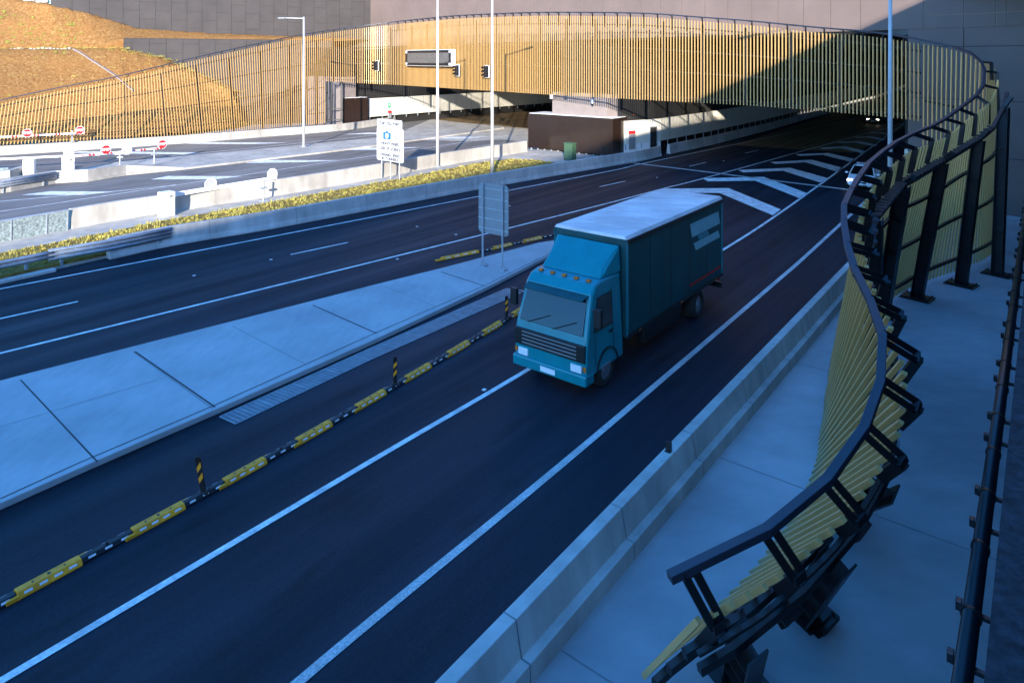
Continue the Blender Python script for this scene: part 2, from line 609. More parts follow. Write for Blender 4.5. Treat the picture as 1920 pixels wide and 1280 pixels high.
m = MB()
m.poly([V3(p) for p in ((720, 262), (770, 240), (812, 222), (1036, 204), (1034, 250), (992, 266), (940, 262), (880, 265))])
tag(m.build('painted_glare_floor', M['concrete_warm']), kind='structure')  # pale sheet stands in for bright glare on the road here

# exit-road median: flat concrete island
isl = [G(*p) for p in ((165, 341), (237, 329), (340, 319), (600, 288.5), (705, 275), (808, 260.6), (945, 241.5),
                       (940, 238), (768, 254.6), (600, 271), (340, 296.5), (227, 306), (150, 320))]
m = MB()
m.prism([(p.x, p.y) for p in isl], 0.0, 0.15)
tag(m.build('median_island', M['concrete_warm']), kind='structure')

# paved apron between the grass and the wall
ap = offs(B2foot, 2.3)
m = MB()
pts = [(p.x, p.y) for p in ext(offs(B2foot, -0.3), 60, 4)] + [tuple(G(1036, 268).xy), tuple(G(1180, 277).xy), tuple(G(1241, 291).xy)] + \
      [(p.x, p.y) for p in reversed(offs(B1foot, -0.4))]
m.prism(pts, -0.02, 0.12)
tag(m.build('pavement', M['concrete_warm']), kind='structure')

# platform to the right of the motorway
m = MB()
pl = [RS(-5.9, -10), RS(-5.9, 46), RS(-2, 50), Vector((45, 40, 0)), RS(12, 40), RS(12, -10)]
m.prism([(p.x, p.y) for p in pl], -0.02, 0.25)
o_plat = tag(m.build('platform', M['platform']), kind='structure')
for s0 in (8.4, 14.6, 20.5, 27):
    b = MB()
    for r0, r1 in ((-5.66, -0.2),):
        b.quad(RS(r0, s0 - 0.012, 0.254), RS(r1, s0 - 0.012, 0.254), RS(r1, s0 + 0.012, 0.254), RS(r0, s0 + 0.012, 0.254))
    b.build('slab_joint', M['joint_faint'], o_plat)


# ------------------------------------------------------------------ traffic island
up_e = [G(-260, 790), G(0, 723), G(253, 657), G(586, 571), G(700, 541), G(827, 509), G(1010, 460.5)]
lo_e = [G(-200, 1062), G(0, 957), G(182, 875), G(411, 775), G(700, 646), G(905, 549), G(1050, 474)]
nose = [G(1062, 463), G(1040, 456)]
z1 = 0.15
m = MB()
m.prism([(p.x, p.y) for p in ext(up_e, 14, 0) + nose[::-1] + ext(lo_e, 9, 0)[::-1]], 0.0, z1)
o_isl = tag(m.build('traffic_island', M['concrete_slab'], None, 0.02), kind='structure')


def strip(parent, a, b, w, z, mt='joint', name='joint'):
    d = (b - a)
    d.z = 0
    d.normalize()
    sd = d.cross(UP) * (w / 2)
    q = MB()
    q.quad(*[Vector((p.x, p.y, z)) for p in (a - sd, a + sd, b + sd, b - sd)])
    return q.build(name, M[mt], parent)


zz = z1
for a, b, w in (((38.6, 712), (183, 866), 0.035), ((253, 659), (403, 763), 0.05), ((586, 572), (706, 625), 0.05), ((827, 510), (908, 536), 0.05)):
    strip(o_isl, G(*a, zz), G(*b, zz), w, z1 + 0.004)
for a, b in (((435, 611), (573, 683)), ((-60, 818), (312, 707)), ((250, 659.5), (399, 766)), ((720, 536), (815, 574))):
    strip(o_isl, G(*a, zz), G(*b, zz), 0.022, z1 + 0.004, 'joint_faint')
# groove behind the kerb
kp = [G(0, 935, zz), G(147, 868, zz), G(398, 761.5, zz), G(700, 626, zz), G(911, 534.5, zz), G(1040, 471, zz)]
line(o_isl, kp, 0.035, 'kerb_joint', 'joint', z1 + 0.006)

# drain grates along the kerb
ga = [G(411, 782), G(700, 650.5), G(950, 541)]
gb = [G(441, 795.5), G(700, 672), G(985, 545.5)]


def lerp_path(P, t):
    Ls = [(P[i + 1] - P[i]).length for i in range(len(P) - 1)]
    d = t * sum(Ls)
    for i, l in enumerate(Ls):
        if d <= l or i == len(Ls) - 1:
            return P[i].lerp(P[i + 1], d / l)
        d -= l


ng = 11
for k in range(ng):
    t0, t1 = (k + 0.012) / ng, (k + 0.988) / ng
    a, b, c, d = lerp_path(ga, t0), lerp_path(gb, t0), lerp_path(gb, t1), lerp_path(ga, t1)
    root = empty('drain_grate', (a + c) / 2, 'steel grating panel flush in the road along the kerb of the traffic island', 'drain grate',
                 'drain grates along the island kerb')
    q = MB()
    q.quad(*[Vector((p.x, p.y, 0.005)) for p in (a, b, c, d)])
    q.build('grate_pit', M['black_steel'], root)
    q = MB()
    for (p0, p1) in ((a, b), (b, c), (c, d), (d, a)):
        q.bar(p0 + UP * 0.012, p1 + UP * 0.012, 0.03, 0.012)
    for j in range(1, 9):
        u = j / 9
        q.bar(a.lerp(b, u) + UP * 0.012, d.lerp(c, u) + UP * 0.012, 0.026, 0.012)
    for j in range(1, 8):
        u = j / 8
        q.bar(a.lerp(d, u) + UP * 0.012, b.lerp(c, u) + UP * 0.012, 0.018, 0.010)
    q.build('grate_bars', M['galv'], root)


# ------------------------------------------------------------------ concrete barriers
def barrier(name, foot, h, label, side=-1, w=0.42, topw=0.22, mt='concrete', joints=4.0, z0=0.0, group=None, smear=True):
    """foot polyline is the face towards the traffic seen from the camera; body lies on side"""
    prof = [(0, 0), (0, 0.09), (side * 0.07, 0.30), (side * 0.11, h), (side * (0.11 + topw), h), (side * w, 0.0)]
    if side < 0:
        prof = prof[::-1]
    b = MB()
    b.sweep([p + UP * z0 for p in foot], prof)
    o = b.build(name, M[mt], None, 0.012)
    tag(o, label, 'concrete barrier', group)
    # dark expansion joints
    tot = sum((foot[i + 1] - foot[i]).length for i in range(len(foot) - 1))
    n = int(tot / joints)
    if n > 1:
        for k in range(1, n):
            jb = MB()
            p = lerp_path(foot, k / n)
            p2 = lerp_path(foot, min(k / n + 0.002, 1))
            t = (p2 - p).normalized()
            sd = t.cross(UP) * side
            q = [(-0.004, 0.02), (-0.004, 0.09), (0.066, 0.30), (0.106, h + 0.004), (0.114 + topw, h + 0.004)]
            for i in range(len(q) - 1):
                a0 = p + sd * q[i][0] + UP * (q[i][1] + z0)
                a1 = p + sd * q[i + 1][0] + UP * (q[i + 1][1] + z0)
                jb.quad(a0 - t * 0.012, a0 + t * 0.012, a1 + t * 0.012, a1 - t * 0.012)
            jb.build('barrier_joint', M['joint_faint'], o)
    return o


bw = MB()
s0, s1 = -8, 44.5
secs = [(-6.62, 0), (-6.60, 0.09), (-6.45, 0.28), (-6.15, 1.05), (-5.93, 1.05), (-5.83, 0.55), (-5.68, 0.55), (-5.67, 0.2), (-5.67, 0)]
pts = [RS(0, s0), RS(0, s1)]
bw.sweep(pts, secs)
o = bw.build('roadside_barrier', M['concrete'], None, 0.012)
tag(o, 'long concrete barrier with stepped plinth between the motorway and the slatted screen', 'concrete barrier')
for k in range(14):
    jb = MB()
    s = 4.6 + k * 3.05
    q = [(-6.15, 1.054), (-5.926, 1.054), (-5.826, 0.554), (-5.676, 0.554), (-5.666, 0.26)]
    for i in range(4):
        a0, a1 = RS(q[i][0], s, q[i][1]), RS(q[i + 1][0], s, q[i + 1][1])
        jb.quad(a0 - D * 0.012, a0 + D * 0.012, a1 + D * 0.012, a1 - D * 0.012)
    jb.build('barrier_joint', M['joint_faint'], o)
dl = empty('delineator', RS(-6.02, 13.2, 1.05), 'small black delineator plate bolted on top of the roadside barrier', 'delineator')
b = MB()
p = G(1253, 846, 1.05)
dl.location = p
b.obox(p + UP * 0.10, N, D, UP, 0.055, 0.012, 0.10)
b.obox(p + N * 0.05 + UP * 0.10, D, N, UP, 0.05, 0.006, 0.095)
b.build('plate', M['black_steel'], dl)
b = MB()
b.obox(p + UP * 0.008, N, D, UP, 0.06, 0.05, 0.008)
b.build('foot', M['black_steel'], dl)

barrier('median_barrier', B1foot[1:], 0.92, 'grey concrete barrier in shade beside the grass strip', -1, joints=4.2)
barrier('tunnel_barrier', B1far, 0.90, 'concrete barrier running into the right tunnel below its cream wall', -1, joints=6)
barrier('ramp_barrier', B2foot, 1.15, 'sunlit concrete barrier behind the grass strip and the toll sign', -1, 0.5, 0.3, 'concrete_warm', 3.6)
barrier('kerb_barrier', B3foot, 0.86, 'pale concrete barrier along the foot of the left slatted screen', -1, 0.5, 0.35, 'concrete_warm', 4.5)
# median barrier of the toll road, sloping down to the island
mf = [G(-260, 398), G(-60, 371), G(21, 360), G(104.5, 344), G(165, 340.4), G(237, 328), G(345, 318.5)]
hs_ = [0.92, 0.92, 0.92, 0.9, 0.86, 0.75, 0.2]
b = MB()
v = []
for i, p in enumerate(mf):
    a, c = mf[max(i - 1, 0)], mf[min(i + 1, len(mf) - 1)]
    t = (c - a).normalized()
    sd = t.cross(UP) * -1
    hh = hs_[i]
    for q in ((0, 0), (0.06, hh), (0.42, hh), (0.42, hh * 0.55), (1.5, hh * 0.52), (1.5, 0)):
        v.append(p + sd * q[0] + UP * q[1])
fs = []
for i in range(len(mf) - 1):
    for j in range(6):
        k = (j + 1) % 6
        fs.append((i * 6 + j, i * 6 + k, (i + 1) * 6 + k, (i + 1) * 6 + j))
fs += [(5, 4, 3, 2, 1, 0), tuple(36 + j for j in range(6))]
b.add(v, fs)
tag(b.build('ramp_median_barrier', M['concrete_warm'], None, 0.015), 'low concrete barrier tapering down between the two toll roads', 'concrete barrier')
# second low wall behind the far housing
b = MB()
b.sweep([G(-100, 352), G(16, 341), G(48, 331)], [(-0.25, 0), (-0.25, 0.85), (0.2, 0.85), (0.25, 0)][::-1])
tag(b.build('gate_plinth', M['concrete_warm'], None, 0.015), 'short beige concrete wall beside the boom gate housing', 'wall')


# ------------------------------------------------------------------ guard rails
def corrugated(pts, zc, h, ridges, depth=0.07):
    """w-beam / thrie-beam sheet swept along pts; ridges bulge to the right of travel"""
    n = ridges * 8
    prof = []
    for i in range(n + 1):
        u = i / n
        prof.append((depth * (0.5 - 0.5 * math.cos(u * ridges * 2 * math.pi)), zc - h / 2 + u * h))
    back = [(q[0] - 0.012, q[1]) for q in reversed(prof)]
    b = MB()
    b.sweep(pts, (prof + back)[::-1])
    return b


root = empty('guard_rail', G(205, 487), 'galvanised three-ridged guard rail at the near end of the shaded barrier', 'guard rail')
gp = [p for p in B1foot if p.x > G(88, 502).x - 0.2 and p.x < G(322, 462).x]
gl = [G(90, 508), G(207, 486.5), G(321, 461)]
corrugated([p + Vector((0, 0, 0)) for p in offs(gl, 0.02)], 0.66, 0.52, 3, 0.08).build('rail_beam', M['galv'], root, 0, True)
for t in (0.1, 0.5, 0.9):
    b = MB()
    p = lerp_path(gl, t) - N * 0.1
    b.obox(p + UP * 0.4, D, N, UP, 0.05, 0.08, 0.4)
    b.build('post', M['galv'], root)
root = empty('guard_rail', G(0, 528), 'lower galvanised guard rail running off the left edge in shade', 'guard rail')
gl2 = [G(-260, 586), G(-40, 538), G(60, 516), G(100, 507)]
corrugated(offs(gl2, -0.05), 0.68, 0.34, 2, 0.08).build('rail_beam', M['galv'], root, 0, True)
for t in (0.15, 0.4, 0.62, 0.84):
    b = MB()
    p = lerp_path(gl2, t) - N * 0.15
    b.obox(p + UP * 0.36, D, N, UP, 0.05, 0.07, 0.36)
    b.build('post', M['galv'], root)
b = MB()
b.sweep(offs(gl2, 0.15), [(-0.15, 0), (-0.15, 0.13), (0.15, 0.11), (0.15, 0)][::-1])
tag(b.build('kerb', M['concrete'], None, 0.01), kind='structure')

root = empty('guard_rail', G(55, 352), 'sunlit galvanised guard rail lapped on the end of the toll road barrier', 'guard rail')
gl3 = [G(-200, 388), G(0, 363), G(104, 344.3)]
corrugated(offs(gl3, 0.12), 0.62, 0.50, 3, 0.09).build('rail_beam', M['galv'], root, 0, True)
for t in (0.3, 0.6, 0.9):
    b = MB()
    p = lerp_path(gl3, t) + N * 0.05
    b.obox(p + UP * 0.4, D, N, UP, 0.04, 0.04, 0.4)
    b.build('post', M['galv'], root)

root = empty('steel_barrier', G(65, 448), 'mottled grey-green steel barrier panel butting against the sunlit concrete barrier', 'crash barrier')
sp = [G(-170, 492), G(7, 459.5), G(131, 436)]
b = MB()
b.sweep(sp, [(-0.18, 0.06), (-0.10, 1.12), (-0.30, 1.12), (-0.42, 0.06)])
b.build('panel', M['galv_old'], root, 0.02)
b = MB()
b.sweep(sp, [(-0.08, 1.12), (-0.08, 1.17), (-0.32, 1.17), (-0.32, 1.12)])
b.build('cap_rail', M['galv'], root)
for t in (0.32, 0.6, 0.84, 0.99):
    b = MB()
    p = lerp_path(sp, t)
    b.bar(p - N * 0.16 + UP * 0.05, p - N * 0.085 + UP * 1.12, 0.05, 0.03, N)
    b.build('rib', M['galv'], root)
root2 = empty('steel_barrier', G(8, 357), 'mottled steel barrier panel at the left edge by the toll road guard rail', 'crash barrier')
b = MB()
sp2 = [G(-120, 377), G(19, 357)]
b.sweep(sp2, [(0.30, 0.0), (0.25, 0.42), (0.10, 0.42), (0.05, 0.0)][::-1])
b.build('panel', M['galv_old'], root2, 0.02)
root3 = empty('steel_barrier', G(6, 338), 'small mottled steel end panel left of the far gate housing', 'crash barrier')
b = MB()
b.sweep([G(-120, 352), G(13, 338)], [(0.50, 0.0), (0.45, 1.0), (0.30, 1.0), (0.28, 0.0)][::-1])
b.build('panel', M['galv_old'], root3, 0.02)


# ------------------------------------------------------------------ grass strip
g_up = [G(-80, 489, .25), G(0, 474, .25), G(121, 451, .25), G(228, 430, .25), G(305, 413, .25), G(404, 397, .25), G(560, 369, .25),
        G(748, 335, .25), G(909, 303, .25), G(956, 298, .25), G(1010, 300, .25), G(1040, 306, .25)]
g_lo = []
for p in B1foot[1:]:
    if p.y < G(1075, 326).y:
        g_lo.append(p - N * 0.42)
g_lo = ext(g_lo, 12, 0)
m = MB()
m.prism([(p.x, p.y) for p in g_up] + [(p.x, p.y) for p in reversed(g_lo)], 0.0, 0.25)
strip_o = tag(m.build('grass_verge', M['straw']), kind='structure')


def tufts(name, mt, spots, h, blades, label, spread=0.16):
    b = MB()
    for p in spots:
        hh = h * random.uniform(0.5, 1.35)
        for k in range(blades):
            a = random.uniform(0, 6.283)
            r = random.uniform(0, spread)
            q = p + Vector((math.cos(a) * r, math.sin(a) * r, -0.02))
            a2 = random.uniform(0, 6.283)
            dr = Vector((math.cos(a2), math.sin(a2), 0))
            w = dr.cross(UP) * random.uniform(0.007, 0.017)
            tip = q + UP * hh * random.uniform(0.6, 1) + dr * hh * random.uniform(0.1, 0.6)
            mid = q + UP * hh * 0.5 + dr * hh * 0.12
            b.add([q - w, q + w, mid + w * 0.8, mid - w * 0.8, tip], [(0, 1, 2, 3), (3, 2, 4)])
    return tag(b.build(name, M[mt]), label, None, None, 'stuff')


sp_ = []
for i in range(2300):
    t = random.random() ** 0.85
    a = lerp_path(g_up, t)
    c = lerp_path(g_lo, t)
    p = a.lerp(c, random.uniform(0.0, 0.98))
    p.z = 0.25
    sp_.append(p)
tufts('grass', 'grass_tip', sp_, 0.17, 10, 'dry yellow-green grass tufts on the verge', 0.13)


# ------------------------------------------------------------------ the slatted screen
LEFT = [(-58.5, 56.6, .9, -58.3, 57.0, 2.7), (-50.56, 62.08, 0.90, -50.33, 62.46, 4.09), (-47.90, 63.90, 0.90, -47.64, 64.37, 4.90),
        (-44.04, 66.38, 0.90, -43.93, 66.87, 5.93), (-41.00, 68.30, 0.90, -41.15, 68.74, 6.58), (-38.01, 70.29, 0.90, -38.48, 70.68, 7.38),
        (-35.40, 72.20, 0.90, -36.25, 72.45, 8.14), (-33.31, 74.07, 0.90, -34.12, 74.28, 8.88), (-31.50, 75.90, 0.90, -32.23, 76.13, 9.50),
        (-29.79, 77.74, 0.90, -30.36, 78.00, 10.11), (-28.20, 79.50, 0.90, -28.56, 79.83, 10.69), (-26.66, 81.11, 0.95, -26.95, 81.40, 11.18),
        (-25.20, 82.60, 0.95, -25.43, 82.82, 11.60), (-23.86, 83.99, 0.95, -24.06, 84.19, 11.94), (-23.23, 84.63, 0.95, -23.40, 84.81, 12.09)]
CANOPY = [(-23.05, 84.80, 6.15, -23.20, 84.95, 12.13), (-22.60, 85.20, 6.12, -22.70, 85.30, 12.23), (-21.44, 86.12, 6.01, -21.48, 86.16, 12.47),
          (-20.20, 86.80, 5.90, -20.20, 86.80, 12.70), (-18.67, 87.34, 5.81, -18.67, 87.34, 12.92), (-17.00, 87.50, 5.72, -17.00, 87.50, 13.12),
          (-15.46, 87.39, 5.66, -15.46, 87.39, 13.28), (-13.40, 86.00, 5.60, -13.40, 86.00, 13.42), (-9.79, 81.50, 5.60, -9.79, 81.50, 13.46),
          (-6.00, 76.40, 5.60, -6.00, 76.40, 13.46), (-1.00, 70.10, 5.60, -1.00, 70.10, 13.28), (3.70, 64.00, 5.60, 3.70, 64.00, 13.00),
          (10.60, 56.50, 5.60, 10.60, 56.50, 12.43), (14.23, 52.52, 5.60, 14.23, 52.52, 11.89), (17.40, 48.90, 5.60, 17.40, 48.90, 11.36),
          (19.30, 46.34, 5.57, 19.30, 46.34, 10.95), (20.60, 44.20, 5.55, 20.60, 44.20, 10.65), (21.74, 41.98, 5.53, 21.74, 41.98, 10.38),
          (22.60, 40.00, 5.50, 22.60, 40.00, 10.08), (23.05, 38.70, 5.45, 23.05, 38.70, 9.84)]
RET = [(23.15, 38.45, 0.40, 23.24, 38.48, 9.80), (23.50, 37.20, 0.40, 23.68, 37.25, 9.57), (23.77, 36.24, 0.40, 24.03, 36.30, 9.29),
       (23.90, 35.40, 0.40, 24.24, 35.42, 8.99), (23.88, 34.50, 0.40, 24.15, 34.46, 8.65), (22.95, 32.10, 0.40, 22.99, 32.30, 8.09),
       (20.70, 29.70, 0.40, 20.37, 29.00, 7.26), (18.60, 28.10, 0.40, 18.78, 27.50, 6.85), (16.60, 26.80, 0.40, 17.14, 26.00, 6.52),
       (15.00, 25.70, 0.40, 15.64, 24.50, 6.22), (13.60, 24.50, 0.40, 14.09, 23.00, 6.12), (12.40, 23.50, 0.40, 12.96, 22.00, 6.06),
       (11.60, 22.70, 0.40, 11.99, 21.00, 5.95), (10.80, 21.80, 0.40, 10.85, 19.70, 5.78), (10.20, 21.00, 0.40, 10.08, 18.70, 5.73),
       (9.60, 20.20, 0.40, 9.28, 17.60, 5.62), (9.20, 19.50, 0.40, 8.66, 16.70, 5.54), (8.70, 18.70, 0.40, 8.07, 15.80, 5.36),
       (8.30, 17.90, 0.40, 7.58, 14.90, 5.15), (7.95, 17.30, 0.40, 7.33, 14.20, 4.97), (7.50, 16.40, 0.40, 6.93, 13.20, 4.71),
       (7.00, 15.50, 0.40, 6.65, 12.10, 4.45), (6.70, 14.90, 0.40, 6.36, 11.30, 4.25), (6.40, 14.40, 0.40, 6.10, 10.60, 4.11),
       (5.80, 13.50, 0.40, 5.59, 9.80, 3.82), (5.45, 13.00, 0.43, 5.25, 9.40, 3.70), (4.95, 12.40, 0.46, 4.80, 9.00, 3.53),
       (4.25, 11.60, 0.49, 4.21, 8.60, 3.24), (3.55, 10.90, 0.51, 3.65, 8.35, 3.00), (2.85, 10.25, 0.54, 3.06, 8.10, 2.78),
       (2.35, 9.80, 0.57, 2.60, 7.95, 2.67), (1.80, 9.30, 0.60, 2.16, 7.90, 2.51)]


def stations(T, sub=12):
    B = cr([Vector(t[:3]) for t in T], sub)
    P = cr([Vector(t[3:]) for t in T], sub)
    return B, P


def resample(B, P, step):
    """stations spaced by step on the mean of the bottom and top curves"""
    acc = [0.0]
    for i in range(len(B) - 1):
        acc.append(acc[-1] + 0.5 * ((B[i + 1] - B[i]).length + (P[i + 1] - P[i]).length))
    n = max(int(acc[-1] / step), 1)
    out = []
    j = 0
    for k in range(n + 1):
        d = acc[-1] * k / n
        while j < len(acc) - 2 and acc[j + 1] < d:
            j += 1
        u = (d - acc[j]) / max(acc[j + 1] - acc[j], 1e-9)
        out.append((B[j].lerp(B[j + 1], u), P[j].lerp(P[j + 1], u)))
    return out


screen = empty('slatted_screen', (10.6, 56.5, 0), 'long gold slatted screen curving as a ribbon over both tunnel mouths', 'slatted screen')
ST = {}
for nm, T in (('left', LEFT), ('canopy', CANOPY), ('ret', RET)):
    st = resample(*stations(T), 0.275)
    fr = []
    for i, (b_, p_) in enumerate(st):
        t = (st[min(i + 1, len(st) - 1)][0] - st[max(i - 1, 0)][0]) + (st[min(i + 1, len(st) - 1)][1] - st[max(i - 1, 0)][1])
        v = (p_ - b_).normalized()
        t = (t - v * t.dot(v)).normalized()
        back = v.cross(t) * -1          # away from the road
        if back.dot(Vector((-t.y, t.x, 0))) < 0:
            back = -back
        fr.append((b_, p_, t, v, back))
    ST[nm] = fr
    q = MB()
    for (b_, p_, t, v, back) in fr:
        L = (p_ - b_).length
        q.obox((b_ + p_) / 2, t, back, v, 0.030, 0.037, L / 2)
    q.build('slat_panel', M['slat'], screen)


def along(fr, frac, off, lo_=0, hi_=None):
    return [b_.lerp(p_, frac) + bk * off for (b_, p_, t, v, bk) in fr[lo_:hi_]]


def beam(pts, w, h, mt, name, parent=screen, step=1):
    q = MB()
    pts = pts[::step] + ([pts[-1]] if (len(pts) - 1) % step else [])
    for a, b in zip(pts[:-1], pts[1:]):
        e = (b - a).normalized() * 0.01
        q.bar(a - e, b + e, w, h)
    return q.build(name, M[mt], parent)


for nm, fracs in (('left', (0.12, 0.40, 0.68, 0.93)), ('canopy', (0.05, 0.36, 0.62, 0.90)), ('ret', (0.10, 0.38, 0.66))):
    for f in fracs:
        beam(along(ST[nm], f, 0.14), 0.10, 0.10, 'black_steel', 'purlin', screen, 3)

# handrail-like top rail with its brackets: left and canopy
fr = ST['left'] + ST['canopy']
rail = [p_ - bk.normalized() * 0.42 + UP * 0.30 for (b_, p_, t, v, bk) in fr]
rail = rail[::4] + [rail[-1]]
W3 = lambda x, y, Y: Vector(((x - CX) * Y / F, Y, H - (y - HY) * Y / F))
RR = [(1789, 88.5, 36.6), (1820, 99.7, 35.2), (1840.6, 117, 33.7), (1846.6, 134, 32.2), (1844, 160, 30.5), (1830, 180, 29), (1797.6, 204.5, 27),
      (1772, 223, 25.6), (1746, 237.5, 24.2), (1712, 251, 22.6), (1680.6, 267, 21.2), (1655, 285, 19.8), (1629, 307, 18.5), (1611, 332.6, 17.3),
      (1595.5, 358, 16.3), (1582.6, 388, 15.2), (1582.6, 417.7, 14.5), (1589, 461, 13.6), (1603, 506, 12.8), (1631.6, 563, 11.8),
      (1655, 630, 10.8), (1651, 717, 9.9), (1621, 802.5, 9.2), (1551, 901, 8.6), (1439, 993, 8.1), (1258, 1081, 7.75)]
CC = [None, None, (1858, 118, 33.6), (1868, 136, 32.2), (1869, 166, 30.6), (1852, 195, 28.6), (1828, 216, 27), (1805, 232.5, 25.8), (1777.6, 248, 24.4), (1746, 262, 22.9),
      (1716, 279, 21.7), (1692, 298, 20.5), (1668, 319, 19.3), (1650, 343, 18.2), (1637, 370, 17.1), (1629, 401, 15.9), (1631, 435.5, 14.9), (1640, 475, 14.0),
      (1660, 526, 13.0), (1690, 592, 12.0), (1720, 670, 11.0), (1719, 762, 10.0), (1690, 865, 9.2), (1612, 972, 8.65), (1497, 1080, 8.2), (1346, 1172, 7.95)]
R3 = [W3(*p) for p in RR]
C3 = [W3(*p) if p else None for p in CC]


def chain(pts, w, h, mt, name):
    q = MB()
    for a, b in zip(pts[:-1], pts[1:]):
        e = (b - a).normalized() * 0.02
        q.bar(a - e, b + e, w, h)
    return q.build(name, M[mt], screen, 0.008)


chain(rail + R3[:1], 0.12, 0.10, 'rail_steel', 'top_rail')
chain(R3, 0.125, 0.10, 'rail_steel', 'top_rail')
for i, (b_, p_, t, v, bk) in enumerate(fr):
    if i % 5 == 0:
        q = MB()
        rp = p_ - bk.normalized() * 0.42 + UP * 0.30
        k0 = p_ + bk.normalized() * 0.16
        q.bar(rp, k0 + UP * 0.25, 0.035, 0.09)
        q.bar(k0 + UP * 0.28, k0 - v * 0.9, 0.05, 0.12, bk)
        q.build('bracket', M['black_steel'], screen)


def slatdir(p):
    best = min(ST['ret'], key=lambda s: (s[1] - p).length)
    return best


for rp, cp in zip(R3, C3):
    if cp is None:
        continue
    s_ = slatdir(cp)
    tt = s_[2]
    q = MB()
    if rp is R3[-1]:
        rp = W3(1290, 1067, 7.8)
    for sgn in (-1, 1):
        q.bar(rp + tt * sgn * 0.07, cp + tt * sgn * 0.07, 0.045, 0.10)
    q.bar(rp - tt * 0.09 - UP * 0.035, rp + tt * 0.09 - UP * 0.035, 0.09, 0.09)
    q.bar(cp - tt * 0.09, cp + tt * 0.09, 0.09, 0.11)
    q.build('bracket', M['black_steel'], screen, 0.006)
    q = MB()
    q.bar(cp + (cp - rp).normalized() * 0.02, cp - s_[3] * 0.85 + s_[4] * 0.04, 0.09, 0.16, s_[4])
    q.build('fin_plate', M['black_steel'], screen, 0.006)

# ring beam behind the return
ringp = [W3(1888, 175, 29.5), W3(1882, 202, 28.5), W3(1862, 240, 26.9), W3(1835, 263, 26), W3(1766, 305, 23.6), W3(1692, 348, 20.5), W3(1639, 412, 17.0)]
tail = [p for p in along(ST['ret'], 0.74, 0.34) if p.y < 15.6]
ringp += tail[::5] + [tail[-1]]
chain(ringp[:9], 0.14, 0.14, 'brown_steel', 'ring_beam')
chain(ringp[8:], 0.10, 0.10, 'black_steel', 'ring_beam')
# little fixing blocks on the ring beam
for a, b in list(zip(ringp[:-1], ringp[1:]))[2:8]:
    n_ = max(int((b - a).length / 0.34), 1)
    for k in range(n_):
        p = a.lerp(b, (k + 0.5) / n_)
        q = MB()
        q.obox(p + UP * 0.11, (b - a).normalized(), UP, (b - a).normalized().cross(UP), 0.05, 0.03, 0.14)
        q.build('cleat', M['brown_steel'], screen)


def near_ring(x, y):
    return min(tail, key=lambda p: (p.x - x) ** 2 + (p.y - y) ** 2)


def post(base, top, w=0.30, d=0.36, plate=True):
    q = MB()
    base, top = Vector(base), Vector(top)
    t = (top - base).normalized()
    near_ = min(ST['ret'], key=lambda s: (s[0] - base).length)
    tn = near_[2]
    bk = tn.cross(t)
    bk.normalize()
    # an I-section: two flanges and a web
    for sgn in (-1, 1):
        q.bar(base + bk * sgn * d / 2, top + bk * sgn * d / 2, w, 0.03, bk)
    q.bar(base, top, 0.03, d - 0.032, bk)
    for k in (0.25, 0.5, 0.75):
        c = base.lerp(top, k)
        q.obox(c, tn, bk, t, w * 0.46, d / 2 - 0.018, 0.012)
    if base.y > 21:      # tapered head on the tall far posts
        q.bar(top, top + (t * 0.45 - bk * 0.25), w * 0.5, d * 0.4, bk)
    o = q.build('post', M['black_steel'], screen)
    if plate:
        q = MB()
        q.obox(base + UP * 0.02, tn, tn.cross(UP), UP, 0.36, 0.5, 0.03)
        q.obox(base + UP * 0.065, tn, tn.cross(UP), UP, 0.26, 0.40, 0.015)
        for sx in (-1, 1):
            for sy in (-1, 1):
                c = base + tn * 0.30 * sx + tn.cross(UP) * 0.42 * sy + UP * 0.05
                q.tube(c, c + UP * 0.06, 0.025, 0.025, 6)
        q.build('base_plate', M['black_steel'], o)
    return o


for bp_, tp_ in ((G(1870, 515, .25), ringp[1]), (G(1802, 534, .25), ringp[3]), (G(1719, 559, .25), ringp[4]), (G(1655, 590, .25), ringp[5]),
                 ((10.2, 19.3, .25), ringp[6]), ((7.8, 15.9, .25), near_ring(6.9, 13.0)), ((6.3, 13.3, .25), near_ring(5.6, 9.9)), (G(1500, 1150, .25), near_ring(4.6, 8.7)),
                 (G(1385, 1290, .25), near_ring(2.9, 8.2))):
    post(bp_, tp_)
# dark service tray with junction boxes under the near end
q = MB()
tr = along(ST['ret'], 0.80, 0.22, -26, None)
for a, b in zip(tr[:-1], tr[1:]):
    q.bar(a, b, 0.07, 0.04)
q.build('cable_tray', M['black_steel'], screen)
for i, mt in ((5, 'galv'), (12, 'brown_steel'), (19, 'black_steel')):
    b_, p_, t, v, bk = ST['ret'][-26 + i]
    q = MB()
    q.obox(b_.lerp(p_, 0.66) + bk * 0.42, t, bk, v, 0.16, 0.07, 0.09)
    q.build('junction_box', M[mt], screen, 0.01)
# posts behind the left screen
for i in range(6, len(ST['left']), 13):
    b_, p_, t, v, bk = ST['left'][i]
    q = MB()
    q.bar(b_ + bk * 0.32, b_.lerp(p_, 0.93) + bk * 0.32, 0.16, 0.24, bk)
    q.build('post', M['black_steel'], screen)
for i in range(4, len(ST['canopy']), 13):
    b_, p_, t, v, bk = ST['canopy'][i]
    q = MB()
    q.bar(b_ + bk * 0.30 + UP * 0.05, b_.lerp(p_, 0.96) + bk * 0.30, 0.14, 0.2, bk)
    q.build('post', M['black_steel'], screen)


